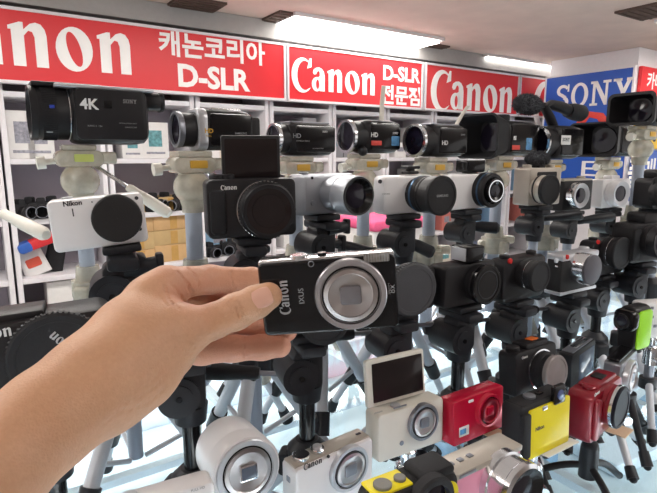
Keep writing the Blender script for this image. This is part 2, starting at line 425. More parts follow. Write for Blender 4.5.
# packet and pouch at left
def pouch(px, lev, w, h, m, lab, cat, lean, name, m2=None, off=.06):
    u = onwall(px, 170, off)[0]
    e = empty(name, WALL @ T(u, .02+off+.03, zb[lev]+.004) @ Matrix.Rotation(R(lean), 4, 'Y')); tag(e, lab, cat)
    b = MB(); L = []
    for k in range(9):
        t = k/8; th = .045*math.sin(math.pi*min(1, .12+t*.9))+.004
        L.append([(x, y, t*h) for x, y in rr(w*(1-.12*t), th, th*.45, 4)])
    b.loops(L); b.build('bag', m, e)
    if m2:
        b = MB(); b.slab(w*.55, h*.3, .05, .01, .004, T(0, -.002, h*.45)); b.build('print_panel', m2, e)
pouch(30, 3, .13, .16, PALEB, 'white pouch with a small red print leaning on the left shelf', 'pouch', -18, 'pouch', mat('red_print', (214, 90, 70), .5))
pouch(44, 3, .1, .15, BLACKM, 'black pouch behind the grey column under the white camera', 'pouch', 14, 'pouch', None, .1)
e = empty('packet', WALL @ T(onwall(36, 170, .04)[0], .05, zb[3]+.19) @ Matrix.Rotation(R(-18), 4, 'Y')); tag(e, 'blue and red plastic packet lying on top of the pouches at left', 'packet')
b = MB(); b.slab(.2, .05, .09, .02, .01); b.build('packet_body', mat('packet_red', (206, 50, 56), .35), e)
b = MB(); b.slab(.07, .053, .093, .02, .01, T(-.085, 0, 0)); b.build('packet_end', mat('packet_blue', (52, 96, 180), .35), e)
carton(58, 4, .2, .26, .2, PALEB, 'plain white box on the low shelf beside the grey column', tape=False, group='white boxes low on the left shelf', name='product_box')
carton(28, 4, .16, .12, .16, mat('plum_box', (120, 60, 74), .6), 'dark plum box low on the left shelf', tape=False, group='dark boxes low on the left shelf', name='product_box')
# pink cloth with yellow box in front
u = onwall(378, 170, -.25)[0]
STAND = frame(Vector((0, 0, 0)), WU, WN, ZU)
def low_stack(px, py, d, w, h, dep, m, name, lab, cat, top=None):
    p = W(px, py, d); e = empty(name, frame((p.x, p.y, 0), WU, WN, ZU)); tag(e, lab, cat)
    b = MB(); b.box(0, 0, p.z/2, w, dep, p.z, b=.004); b.build('cabinet_body', m, e)
    if top:
        b = MB(); b.slab(w*1.06, .05, dep*1.06, .02, .012, T(0, 0, p.z+.026)); b.build('cover', top, e)
low_stack(382, 226, 2.6, .34, 1, .3, PALEB, 'display_cabinet', 'white cabinet covered by a pink cloth beyond the tripods', 'cabinet', mat('pink_cloth', (232, 96, 140), .8, bump=.4, bscale=60))

# square pillar carrying the blue sign
D0 = 3.92
pc = W(638, 62, D0); c0 = Vector((pc.x, pc.y, 0))
wA = 0.75; wB = .85
COL = frame(c0, -WN, WU, ZU)            # face A: x along -WN ending at c0, y into the pillar
b = MB(); b.box(-wA/2+.012, wB/2, CEIL/2, wA-.02, wB, CEIL-.006); w = struct('wall_right', b, SHELFM); w.matrix_world = COL
def oncolA(px, py):
    p = COL.inverted() @ hit(px, py, c0-WU*.02, WU); return p.x, p.z
zt = oncolA(638, 65)[1]
zbm = oncolA(610, 186)[1]
e = empty('pillar_sign', COL @ T(-wA/2, -.004, (zt+zbm)/2)); tag(e, 'tall blue sign with white and orange lettering on the pillar', 'sign')
b = MB(); b.box(0, -.012, 0, wA, .024, zt-zbm); b.build('sign_panel', SIGNB, e)
b = MB(); h_ = zt-zbm
for s in (-1, 1): b.box(s*(wA/2-.006), -.014, 0, .014, .03, h_); b.box(0, -.014, s*(h_/2-.006), wA, .03, .014)
b.build('frame', SHELFM, e)
def colA_text(px0, px1, py0, py1, v, f, m, name):
    xa = oncolA(px0, (py0+py1)/2)[0]; xb = oncolA(px1, (py0+py1)/2)[0]
    pm = (px0+px1)/2; z0 = oncolA(pm, py1)[1]; z1 = oncolA(pm, py0)[1]
    vv = np.array(v); mn = vv.min(0); mx = vv.max(0); c = (mn+mx)/2; s = (mx-mn)
    mb = MB(); mb.add(v, f, T((xa+xb)/2+wA/2, -.0245, (z0+z1)/2-(zt+zbm)/2) @ Matrix.Diagonal(((xb-xa)/s[0], .05, (z1-z0)/s[2], 1)) @ T(-c[0], 0, -c[2]))
    mb.build(name, m, e)
v, f, _ = logo('SONY', .06); colA_text(557, 634, 81, 106, v, f, SIGNW, 'lettering')
al = MB()
pts = [(1.0, .95), (.8, .55), (.55, .15), (.25, 0), (.02, .25), (.02, .6), (.22, .92), (.5, .85), (.75, .45), (1.0, .02)]
al.tube([(x, 0, z) for x, z in pts], .1, 10)
colA_text(574, 628, 110, 152, al.v, al.f, mat('orange_emblem', (226, 72, 60), .4), 'emblem')
v, f = sans('E', .0); colA_text(582, 598, 161, 176, v, f, SIGNW, 'lettering')
# the pillar's other face: red, yellow and blue panels
COLB = frame(c0, WU, WN, ZU)
def oncolB(px, py):
    p = COLB.inverted() @ hit(px, py, c0-WN*.02, WN); return p.x, p.z
PANY = mat('yellow_panel', (230, 190, 60), .5)
for nm, y0, y1, m, txt, ink, lab in (('red', 66, 96, SIGNR, '카메라', SIGNW, 'red panel on the pillar at the right edge, right of the blue sign'),
                          ('yellow', 124, 149, PANY, '78', DARKINK, 'yellow panel with dark figures at the right edge of the photo'),
                          ('blue', 150, 200, SIGNB, '플래비', SIGNW, 'blue panel with white lettering at the right edge, under a yellow panel')):
    z1 = oncolB(642, y0)[1]; z0 = oncolB(642, y1)[1]
    q = empty('wall_panel', COLB @ T(wB/2+.01, -.02, (z0+z1)/2)); tag(q, lab, 'sign')
    b = MB(); b.box(0, 0, 0, wB, .024, z1-z0-.004); b.build('sign_panel', m, q)
    v, f = sans(txt, .02); hh = (z1-z0)*.62
    b = MB(); b.add(v, f, T(-wB/2+.27, -.0125, 0) @ Matrix.Diagonal((hh, .05, hh, 1))); b.build('lettering', ink, q)

# ------------------------------------------------------------ glass counter
X0, X1, Y0, Y1 = -1.3, 3.4, .05, 1.25
GLASSM = bpy.data.materials.new('counter_glass'); GLASSM.use_nodes = True
nt = GLASSM.node_tree; nt.nodes.remove(nt.nodes['Principled BSDF'])
tr = nt.nodes.new('ShaderNodeBsdfTransparent'); tr.inputs['Color'].default_value = (.94, .968, .972, 1)
gl = nt.nodes.new('ShaderNodeBsdfGlossy'); gl.inputs['Roughness'].default_value = .04; gl.inputs['Color'].default_value = (.9, .97, 1, 1)
lw = nt.nodes.new('ShaderNodeLayerWeight'); lw.inputs['Blend'].default_value = .5
pw = nt.nodes.new('ShaderNodeMath'); pw.operation = 'POWER'; pw.inputs[1].default_value = 5; nt.links.new(lw.outputs['Facing'], pw.inputs[0])
fr = nt.nodes.new('ShaderNodeMath'); fr.operation = 'MULTIPLY_ADD'; fr.inputs[1].default_value = .5; fr.inputs[2].default_value = .03; nt.links.new(pw.outputs[0], fr.inputs[0])
nz = nt.nodes.new('ShaderNodeTexNoise'); nz.inputs['Scale'].default_value = 30
mx = nt.nodes.new('ShaderNodeMixShader'); nt.links.new(fr.outputs[0], mx.inputs[0]); nt.links.new(tr.outputs[0], mx.inputs[1]); nt.links.new(gl.outputs[0], mx.inputs[2])
nt.links.new(mx.outputs[0], nt.nodes['Material Output'].inputs['Surface'])
CW = mat('counter_white', (214, 228, 238), .5, var=.04, scale=8)
CB = mat('counter_pale_blue', (196, 212, 220), .5, var=.08, scale=12)
e = empty('glass_counter', CNT @ T((X0+X1)/2, (Y0+Y1)/2, 0)); tag(e, 'long lit glass display counter carrying all the tripods', 'counter')
w, d = X1-X0, Y1-Y0
b = MB(); b.box(0, 0, TAB-.004, w, d, .008); b.build('glass_top', GLASSM, e)
for s in (-1, 1):
    b = MB(); b.box(0, s*(d/2-.015), TAB/2-.01, w, .03, TAB-.02); b.build('side_panel', CW, e)
    b = MB(); b.box(s*(w/2-.015), 0, TAB/2-.01, .03, d-.07, TAB-.02); b.build('end_panel', CW, e)
b = MB(); b.box(0, 0, TAB-.2, w-.07, d-.07, .02); b.build('inner_shelf', CB, e)
n = 0
for k in range(14):
    x = -w/2+.3+.34*k
    if x > w/2-.1: break
    b = MB(); b.box(x, 0, TAB-.014, .018, d-.07, .012); b.build('cross_bar', CW, e)
for y in (-.42, -.14, .14, .42):
    b = MB(); b.box(0, y, TAB-.0265, w-.07, .016, .012); b.build('long_bar', CW, e)
TUBE = emit('counter_tube_light', (255, 252, 250), 9.0)
for k, (y, x) in enumerate(((-.52, -1.2), (-.52, .3), (-.52, 1.6), (.5, -1.0), (.5, .6))):
    o = MB(); o.cyl((-.6, 0, 0), (.6, 0, 0), .014); t = placed('tube_light', o, TUBE, CNT @ T((X0+X1)/2+x, (Y0+Y1)/2+y, TAB-.06))
    tag(t, 'white tube light glowing inside the glass counter', 'light', 'tube lights in the counter')
# flat trays and cards lying inside the counter
for k in range(16):
    x = -1.2+.26*k; y = rnd.uniform(-.4, .3)
    b = MB(); b.slab(.2, .26, .03, .01, .004, Matrix.Rotation(R(90), 4, 'X')); 
    o = placed('display_tray', b, CW if k % 2 else pal[6], CNT @ T((X0+X1)/2+x, (Y0+Y1)/2+y, TAB-.174) @ Matrix.Rotation(R(rnd.uniform(-8, 8)), 4, 'Z'))
    tag(o, 'flat display tray lying inside the glass counter', 'tray', 'trays inside the counter')
# ------------------------------------------------------------ cameras
def rot(yaw, pitch=0, roll=0):
    return Matrix.Rotation(R(yaw), 4, 'Z') @ Matrix.Rotation(R(pitch), 4, 'X') @ Matrix.Rotation(-R(roll), 4, 'Y')
class Cam:
    "camera standing on its base: x right seen from the front, -y out of the lens, z up"
    def __init__(s, name, label, cat, c, yaw, w, h, d, body, pitch=0, roll=0, r=.008, e=.003, group='display cameras on tripods', nobody=False):
        s.w, s.h, s.d = w, h, d; s.yaw = yaw
        s.M = T(*W(*c)) @ rot(yaw, pitch, roll) @ T(0, 0, -h/2); s.I = s.M.inverted()
        s.root = empty(name, s.M); tag(s.root, label, cat, group)
        if not nobody:
            b = MB(); b.slab(w, h, d, r, e, T(0, 0, h/2)); s.body = b.build('body', body, s.root)
    def at(s, px, py, y=None):
        "x,z of the front plane under a pixel"
        y = -s.d/2 if y is None else y
        o = s.I @ Vector((0, 0, EYE)); q = (s.I.to_3x3() @ ray(px, py)); t = (y-o.y)/q.y; p = o+q*t
        return p.x, p.z
    def side(s, px, py, x):
        o = s.I @ Vector((0, 0, EYE)); q = (s.I.to_3x3() @ ray(px, py)); t = (x-o.x)/q.x; p = o+q*t
        return p.y, p.z
    def lathe(s, name, m, x, z, prof, y=None, parent=None, n=44, sharp=32):
        b = MB(); b.lathe(prof, T(x, -s.d/2 if y is None else y, z), n); return b.build(name, m, parent or s.root, sharp=sharp)
    def box(s, name, m, x, y, z, sx, sy, sz, b=.0015, parent=None, M=I4):
        q = MB(); q.box(0, 0, 0, sx, sy, sz, M=T(x, y, z) @ M, b=b); return q.build(name, m, parent or s.root)
    def slab(s, name, m, x, y, z, w, h, d, r, e=.001, parent=None, M=I4):
        q = MB(); q.slab(w, h, d, r, e, T(x, y, z) @ M); return q.build(name, m, parent or s.root)
    def knob(s, name, m, x, y, r, h, z=None, parent=None, n=28):
        z = s.h if z is None else z
        q = MB(); q.lathe([(r, -.002), (r, h*.8), (r*.9, h), (.0001, h)], T(x, y, z) @ Matrix.Rotation(R(-90), 4, 'X'), n); return q.build(name, m, parent or s.root)
    def text(s, txt, x, z, wid, m, kind='logo', name='lettering', turn=0, y=None, bold=.01, parent=None, hscale=1., M=None):
        if kind == 'logo': v, f, wd = logo(txt, .06); k = wid/wd
        else:
            v, f = sans(txt, bold); xs = [p[0] for p in v]; k = wid/(max(xs)-min(xs))
        P = T(x, -s.d/2-.0001 if y is None else y, z) if M is None else M
        q = MB(); q.add(v, f, P @ Matrix.Rotation(-R(turn), 4, 'Y') @ Matrix.Diagonal((k, .006, k*hscale, 1))); return q.build(name, m, parent or s.root)
    def base(s): return s.M @ Vector((0, 0, 0))

def small_lens(c, x, z, r, out=.006, rim=SILVER, ring=BRUSH, shutter=GREYM, sq=True, y=None):
    "retracted zoom: rim, turned rings, closed shutter"
    a = c.lathe('lens_barrel', rim, x, z, [(r*1.0, -.002), (r, out*.8), (r*.97, out), (r*.84, out), (r*.82, out*.6), (r*.3, out*.55)], y)
    y0 = (-c.d/2 if y is None else y)
    g = c.lathe('lens_groove', BLACKG, x, z, [(r*.80, 0), (r*.80, out*.72), (r*.755, out*.72), (r*.75, out*.4)], y, a)
    f = c.lathe('lens_front', ring, x, z, [(r*.74, 0), (r*.74, out*1.15), (r*.62, out*1.3), (r*.60, out*1.1), (r*.22, out*.8), (.0001, out*.8)], y, a)
    if sq:
        c.slab('lens_shutter', shutter, x, y0-out*1.0, z, r*.58, r*.52, .002, r*.08, .0004, a)
    return a
def capped(c, x, z, r, ln, barrel=BLACK, capm=BLACKM, taper=1., rings=True, capn='lens_cap', y=None, ridge=False, hood=0):
    "barrel of length ln closed by a cap"
    r2 = r*taper
    a = c.lathe('lens_barrel', barrel, x, z, [(r*.9, -.002), (r*.9, ln*.18), (r, ln*.2), (r, ln*.55), (r*.96, ln*.57), (r*.96, ln*.62), (r2, ln*.65), (r2, ln)], y)
    y0 = (-c.d/2 if y is None else y)
    k = c.lathe(capn, capm, x, z, [(r2*1.03, ln), (r2*1.05, ln+.001), (r2*1.05, ln+.006), (r2*.99, ln+.0075), (r2*.86, ln+.0075), (r2*.85, ln+.0066), (.0001, ln+.0066)], y, None)
    if rings:
        c.lathe('focus_ring', BLACKM, x, z, [(r*1.0, ln*.3), (r*1.025, ln*.31), (r*1.025, ln*.46), (r, ln*.47)], y, a)
    if ridge:
        q = MB()
        for t in range(60):
            an = 2*math.pi*t/60; q.box(x+r2*1.055*math.cos(an), y0-ln-.0033, z+r2*1.055*math.sin(an), .0014, .005, .0014)
        q.build('grip_ridges', capm, k)
    return a, k
def open_lens(c, x, z, r, ln, barrel, front=BLACKG, r2=None, y=None, ringm=None):
    r2 = r2 or r
    a = c.lathe('lens_barrel', barrel, x, z, [(r*.92, -.002), (r*.92, ln*.12), (r, ln*.14), (r, ln*.45), (r*.97, ln*.46), (r*.97, ln*.5), (r2, ln*.53), (r2, ln*.93), (r2*.98, ln), (r2*.92, ln)], y)
    c.lathe('front_ring', front, x, z, [(r2*.95, ln*.96), (r2*.95, ln+.0015), (r2*.86, ln+.0015), (r2*.62, ln*.9), (r2*.55, ln*.9)], y, a)
    c.lathe('front_glass', GLASSD, x, z, [(r2*.62, ln*.86), (r2*.62, ln*.9), (r2*.4, ln*.925), (.0001, ln*.935)], y, a)
    if ringm: c.lathe('colour_ring', ringm, x, z, [(r*1.0, ln*.14), (r*1.012, ln*.15), (r*1.012, ln*.22), (r, ln*.23)], y, a)
    return a
CAMS = {}
PC = 'compact camera'; PM = 'mirrorless camera'

# --- the camera held in the hand
c = Cam('compact_camera', 'black compact camera with round silver lens held up in the hand', 'camera', (329, 292.5, .3585), -.5, .0925, .0512, .018, BLACKG, roll=4.6, r=.004, e=.0025, pitch=1, group=None)
CAMS['held'] = c
x, z = c.at(350.5, 293); small_lens(c, x, z, .0242, .0055, mat('dull_ring', (184, 180, 184), .3, metal=.85, aniso=.5), BRUSH, mat('shutter_grey', (112, 108, 112), .4), True)
b = MB(); b.slab(.0915, .003, .015, .0012, .001, T(0, .0005, .0508)); b.build('top_plate', CHROME, c.root)
x, z = c.at(298, 262); c.knob('shutter_button', CHROME, x, -.001, .0062, .0022, .0520)
c.knob('power_button', BLACKG, x+.016, 0, .003, .001, .0532)
x, z = c.at(376.5, 257.5); f = c.slab('flash_window', mat('flash_lens', (140, 136, 132), .25, var=.4, scale=300), x, -.0085, z, .017, .0062, .0018, .001, .0004)
b = MB()
for k in range(9): b.box(x-.0072+.0018*k, -.0095, z, .0005, .0004, .0058)
b.build('flash_ribs', GREYINK, f)
x, z = c.at(311, 264); a = c.lathe('lamp', GREYM, x, z, [(.0021, -.001), (.0021, .0006), (.0015, .0006), (.0014, .0)], None, None, 24)
x, z = c.at(285, 297); c.text('Canon', x, z, .0245, SILVER, turn=90)
x, z = c.at(301.5, 296); c.text('IXUS', x, z, .0105, GREYINK, 'sans', turn=90, bold=0)
x, z = c.at(392, 289); c.text('8x', x, z, .006, GREYINK, 'sans', turn=90, bold=0)
x, z = c.at(388, 289); c.text('ZOOM', x+.0008, z, .008, GREYINK, 'sans', turn=90, bold=0, hscale=.6)

# --- second row: cameras with changeable lenses
c = Cam('mirrorless_camera', 'white camera with a flat black body cap on a black tripod head, at left', 'camera', (99.5, 221, .62), 23, .103, .06, .028, WHITEP, roll=4.5, r=.006, e=.004)
CAMS['nikon'] = c
x, z = c.at(117, 218); a = c.lathe('mount_ring', SILVER, x, z, [(.0285, -.001), (.0285, .002), (.026, .002)]); 
c.lathe('body_cap', mat('cap_black', (34, 33, 35), .6, var=.1, bump=.2, bscale=700), x, z, [(.0265, .001), (.0278, .002), (.0278, .007), (.0262, .0085), (.0001, .0085)])
x, z = c.at(72.5, 203.5); c.text('Nikon', x, z, .0195, DARKINK, 'sans', bold=.03)
x, z = c.at(73, 213); c.text('1', x, z, .0013, DARKINK, 'sans', bold=.0)
for px, py, r in ((136.5, 198, .0022), (140, 229, .0022), (92, 202, .0008), (124, 199, .0008)):
    x, z = c.at(px, py); c.lathe('lamp', DARKINK, x, z, [(r, -.0005), (r, .0004), (.0001, .0005)], n=18)
x, z = c.at(139, 217); c.lathe('release_button', GREYM, x, z, [(.0036, -.001), (.0036, .0025), (.003, .003), (.0001, .003)], n=22)
c.knob('shutter_button', SILVER, -.03, 0, .006, .002)

c = Cam('compact_camera', 'black camera with its screen flipped straight up and a wide black lens', 'camera', (250, 207, .68), 20, .115, .0745, .038, BLACK, r=.008, roll=.5)
CAMS['flip'] = c
x, z = c.at(251, 158, .012)
s_ = c.slab('flip_screen', BLACK, x, .012, z, .077, .058, .007, .003, .0015); c.slab('display', SCREEN, x, .0083, z, .069, .049, .001, .002, .0003, s_)
c.box('hinge', BLACKM, x, .014, .076, .05, .008, .008)
x, z = c.at(264, 209); z += .0; a = c.lathe('lens_barrel', BLACK, x, z, [(.036, -.002), (.036, .008), (.034, .009), (.034, .014), (.036, .015), (.036, .02), (.033, .022), (.0325, .03), (.028, .03)])
c.lathe('chrome_ring', CHROME, x, z, [(.0362, .0085), (.0366, .009), (.0366, .0098), (.036, .01)], parent=a); c.lathe('front_cover', SCREEN, x, z, [(.0285, .0295), (.021, .0275), (.0205, .0285), (.0001, .0285)], parent=a)
q = MB()
for t in range(48):
    an = 2*math.pi*t/48; q.box(x+.0362*math.cos(an), -.019-.0175, z+.0362*math.sin(an), .0016, .004, .0016)
q.build('grip_ridges', BLACKM, a)
x, z = c.at(229, 188); c.text('Canon', x, z, .0205, WHITEINK)
c.slab('hand_grip', BLACKM, -.044, -.017, .034, .02, .056, .01, .006, .003)
for x in (-.042, -.028): c.knob('dial', BLACK, x, 0, .009, .006)

c = Cam('mirrorless_camera', 'silver camera with a long silver lens on a black tripod head', 'camera', (322, 193.5, .80), 36, .108, .061, .03, NEXS, r=.008, e=.005)
CAMS['nex'] = c
x, z = c.at(333, 193.5); open_lens(c, x, z, .0275, .062, NEXS, BLACKG, .029)
x, z = c.at(296, 194); c.slab('hand_grip', mat('pale_silver', (158, 161, 168), .5, metal=.3), x, -.018, .0305, .026, .056, .012, .008, .004)
x, z = c.at(312, 178); c.lathe('release_button', BLACKG, x, z, [(.002, -.001), (.002, .001), (.0001, .001)], n=16)
x, z = c.at(313, 203); c.lathe('release_button', NEXS, x, z, [(.0045, -.001), (.0045, .003), (.0001, .003)], n=20)
c.knob('shutter_button', NEXS, -.036, -.004, .007, .003)

c = Cam('mirrorless_camera', 'white camera with a big black capped lens and an empty flash shoe on top', 'camera', (404, 194, .86), 32, .108, .062, .03, WHITEP, r=.009, e=.005)
CAMS['nxbig'] = c
x, z = c.at(417, 193.5); a, k = capped(c, x, z, .029, .052, BLACK, BLACKM, 1.03)
c.lathe('colour_ring', BLUERING, x, z, [(.0292, .011), (.0297, .0115), (.0297, .015), (.0292, .0155)], parent=a)
c.text('SAMSUNG', x, z, .024, GREYINK, 'sans', y=-.015-.052-.0068, parent=k)
x, z = c.at(380, 181.5); c.lathe('lamp', DARKINK, x, z, [(.0032, -.001), (.0032, .001), (.0001, .001)], n=18)
x, z = c.at(386, 194); c.text('SAMSUNG', x, z, .016, GREYINK, 'sans')
s_ = c.box('hot_shoe', BLACK, .012, 0, .066, .022, .02, .005); c.box('shoe_foot', BLACK, .012, 0, .071, .011, .012, .012, parent=s_); c.slab('shoe_clamp', BLACK, .012, 0, .0745, .026, .005, .02, .002, .001, s_)

c = Cam('mirrorless_camera', 'white camera with a short black lens and a small black flash on top', 'camera', (467, 191, .95), 31, .108, .064, .03, WHITEP, r=.01, e=.005)
CAMS['nxflash'] = c
x, z = c.at(484, 190); a = c.lathe('lens_barrel', BLACK, x, z, [(.0315, -.002), (.0315, .006), (.031, .008), (.031, .02), (.029, .022), (.024, .022), (.023, .018)]); c.lathe('colour_ring', BLUERING, x, z, [(.0312, .009), (.0318, .0095), (.0318, .0125), (.0312, .013)], parent=a)
i_ = c.lathe('inner_barrel', BLACKG, x, z, [(.022, .014), (.022, .028), (.019, .029), (.012, .026)], parent=a); c.lathe('chrome_ring', CHROME, x, z, [(.0195, .0285), (.0195, .0292), (.0175, .0292), (.0175, .0285)], parent=a); c.lathe('front_glass', GLASSD, x, z, [(.0125, .024), (.011, .0265), (.0001, .0275)], parent=a)
x, z = c.at(451, 191); c.text('SAMSUNG', x, z, .014, GREYINK, 'sans')
x, z = c.at(470, 166); f = c.slab('clip_on_flash', BLACKG, .004, -.002, .0775, .046, .023, .03, .005, .003); c.slab('flash_trim', SILVER, .004, -.002, .0885, .044, .003, .028, .001, .0008, f); c.box('flash_foot', BLACK, .004, 0, .065, .02, .018, .007, parent=f)

c = Cam('mirrorless_camera', 'champagne grey camera with a capped lens and a grey furry microphone on top', 'camera', (537, 186, 1.05), 30, .095, .074, .04, CHAMP, r=.005, e=.003)
CAMS['fur'] = c
x, z = c.at(538, 189); capped(c, x, z, .0275, .022, CHAMP, BLACKM); x, z = c.at(530, 188); c.slab('leather_panel', BLACKM, 0.002, -.0195, .036, .058, .06, .004, .003, .001)
m = MB(); m.fur((-.004, 0, .091), .023, (1.35, .9, .66)); m.build('furry_microphone', FUZZ, c.root); c.box('microphone_foot', BLACK, 0, 0, .076, .02, .02, .006)
for x in (-.034, .036): c.knob('dial', CHAMP, x, 0, .009, .006)

c = Cam('mirrorless_camera', 'black camera with a chrome lens ring beside the furry microphone camera', 'camera', (571, 195, 1.15), 30, .1, .066, .035, BLACK, r=.004)
CAMS['fuji'] = c
x, z = c.at(573, 195); open_lens(c, x, z, .027, .02, CHROME, SILVER); c.slab('top_plate', CHAMP, 0, 0, .0665, .098, .006, .032, .002, .001); c.knob('dial', CHAMP, .03, 0, .009, .005, .069)

c = Cam('mirrorless_camera', 'white camera with a white lens in the second row near the right edge', 'camera', (610, 193, 1.25), 26, .1, .068, .032, WHITEP, r=.006)
CAMS['whiteend'] = c
x, z = c.at(612, 193); open_lens(c, x, z, .03, .024, WHITEP, SILVER); c.slab('flash_hump', WHITEP, 0, 0, .072, .03, .009, .024, .004, .002)

c = Cam('digital_camera', 'black camera cut by the right edge in the second row', 'camera', (659, 193, 1.05), 20, .09, .06, .045, BLACK, r=.01)
CAMS['edge'] = c
x, z = c.at(657, 193); capped(c, x, z, .025, .03, BLACK, BLACKM); c.slab('viewfinder_hump', BLACK, 0, .004, .067, .04, .02, .04, .007, .003); c.slab('grip_panel', BLACKM, -.04, -.024, .034, .02, .058, .006, .005, .002)

# --- third row
c = Cam('digital_camera', 'black camera behind the thumb and fingers, barely visible between them', 'camera', (186, 322, .54), 20, .082, .05, .028, BLACK, r=.008)
CAMS['palm'] = c
x, z = c.at(190, 322); capped(c, x, z, .022, .012, BLACK, BLACKM)

c = Cam('digital_camera', 'black camera with a huge lens cap at the left edge, behind the forearm', 'camera', (40, 352, .47), 24, .125, .076, .05, BLACK, r=.012, e=.005, roll=3)
CAMS['dslr'] = c
x, z = c.at(60, 353, -.03); a, k = capped(c, x, z, .036, .012, BLACK, BLACKM, 1.04, False, ridge=True)
x, z = c.at(65, 345, -.045); c.text('Canon', x, z, .03, SILVER, turn=128, y=-.025-.012-.0068, parent=k)
x, z = c.at(-12, 335); c.text('Canon', x, z, .036, WHITEINK)
c.slab('top_hump', BLACK, -.02, 0, .0775, .06, .008, .035, .003, .002)

c = Cam('digital_camera', 'black camera almost hidden behind the held camera, only its lens cap showing', 'camera', (306, 306, .60), 20, .08, .058, .03, BLACK, r=.008)
CAMS['hidden'] = c
x, z = c.at(318, 313); capped(c, x, z, .028, .02, BLACK, BLACKM)

c = Cam('mirrorless_camera', 'black camera with a ribbed grey-black body cap, right of the held camera', 'camera', (398, 289, .70), 26, .1, .058, .03, BLACK, r=.006)
CAMS['bodycap'] = c
x, z = c.at(406, 287); capped(c, x, z, .0335, .012, BLACK, mat('cap_grey', (66, 66, 70), .6, bump=.2, bscale=600), 1., False, 'body_cap', ridge=True)

c = Cam('compact_camera', 'black camera with a box viewfinder on top and a capped lens', 'camera', (462, 282, .74), 33, .1, .0595, .032, BLACK, r=.006)
CAMS['evf'] = c
x, z = c.at(476, 282); a, k = capped(c, x, z, .0265, .014, BLACK, BLACKG, 1.02, False)
c.lathe('cap_ring', HEADM, x, z, [(.02, .0206), (.02, .0212), (.0185, .0212), (.0185, .0206)], parent=k)
x, z = c.at(472, 254); v_ = c.slab('viewfinder', BLACKG, .004, -.004, .0725, .034, .022, .032, .003, .002); c.slab('viewfinder_side', SILVER, -.0138, -.004, .0725, .002, .018, .026, .0005, .0004, v_)

def leica(key, label, cc, yaw, w, h, x1, y1, r, dot, two=False, roll=0, ln=.024):
    c = Cam('compact_camera', label, 'camera', cc, yaw, w, h, .03, mat('leather_black', (46, 45, 47), .65, bump=.5, bscale=700) if two else BLACK, r=.012, e=.004, roll=roll)
    CAMS[key] = c
    x, z = c.at(x1, y1)
    if two:
        c.slab('top_plate', SILVER, 0, 0, h-.005, w+.001, .011, .031, .004, .002); c.slab('bottom_plate', SILVER, 0, 0, .003, w+.001, .006, .031, .002, .001)
        a = c.lathe('lens_barrel', CHROME, x, z, [(r*.95, -.002), (r*.95, .006), (r*1.02, .007), (r*1.02, ln), (r*.9, ln)])
        c.lathe('lens_cap', mat('cap_slate', (82, 80, 88), .45), x, z, [(r*.97, ln-.002), (r*.97, ln+.003), (r*.9, ln+.004), (.0001, ln+.004)])
        xx, zz = c.at(556, 260.5); c.lathe('lamp', SILVER, xx, zz, [(.004, -.001), (.004, .002), (.0001, .002)], n=18)
        c.knob('dial', SILVER, .03, 0, .009, .006, h)
    else:
        a, k = capped(c, x, z, r, ln, BLACK, BLACKM, 1.02); c.lathe('chrome_ring', CHROME, x, z, [(r*1.0, ln*.6), (r*1.02, ln*.61), (r*1.02, ln*.64), (r, ln*.65)], parent=a)
        c.knob('dial', BLACK, -.034, 0, .008, .005); c.knob('dial', BLACK, .032, 0, .008, .005)
    x, z = c.at(*dot); c.lathe('badge', REDDOT, x, z, [(.0042, -.001), (.0042, .0014), (.0035, .002), (.0001, .002)], n=20)
    c.box('strap_lug', CHROME, -w/2-.001, -.006, h*.72, .004, .006, .004)
leica('leica', 'black camera with a red dot, front of the two red-dot cameras with black bodies', (517, 277, .82), 34, .106, .068, 523, 273, .0225, (510, 261))
leica('silverleica', 'camera with silver top plate, black leather front and a thick silver lens ring', (572, 271, .92), 32, .106, .07, 577, 267, .0265, (567, 257), True, ln=.026)
leica('leicaback', 'black red-dot camera behind the one with the silver top plate', (602, 256, 1.02), 30, .11, .07, 607, 251, .0285, (598, 242))
c = Cam('digital_camera', 'black camera at the right edge, third row, right of the red-dot cameras', 'camera', (640, 241, 1.02), 24, .11, .075, .045, BLACK, r=.01)
CAMS['rightdslr'] = c
x, z = c.at(648, 240); open_lens(c, x, z, .03, .03, BLACK); c.slab('viewfinder_hump', BLACK, .005, .004, .083, .04, .022, .04, .007, .003); c.slab('grip_panel', BLACKM, -.044, -.024, .036, .02, .06, .006, .005, .002)

# --- front row: compact cameras
c = Cam('compact_camera', 'white round lens-style camera with a wide silver front, left of the serif-lettered white camera', 'camera', (243, 466, .505), 30, .066, .066, .03, WHITEP, nobody=True, pitch=-6)
CAMS['round'] = c
b = MB(); b.lathe([(.0285, -.052), (.0325, -.05), (.0335, -.046), (.0335, -.012), (.0328, -.010), (.0328, -.009), (.0338, -.008), (.0338, .010), (.033, .012), (.0305, .0125)], T(0, 0, .033), 56); c.body = b.build('body', WHITEP, c.root)
small_lens(c, 0, .033, .031, .003, SILVER, BRUSH, SCREEN, False, y=-.0115)
s_ = c.slab('lens_window', CHROME, 0, -.0155, .033, .018, .0155, .002, .002, .0006); c.slab('window_glass', mat('blue_grey_glass', (90, 100, 116), .1, coat=.5), 0, -.0168, .033, .0145, .012, .001, .001, .0003, s_)
c = Cam('compact_camera', 'white camera at the bottom edge left of the round one, only its top showing', 'camera', (158, 521, .42), 28, .09, .056, .022, WHITEP, r=.006)
CAMS['corner'] = c
x, z = c.at(198, 489); c.text('FULL HD', x, z, .011, GREYINK, 'sans', bold=0); c.knob('shutter_button', SILVER, -.02, 0, .006, .003); small_lens(c, -.002, .026, .02)

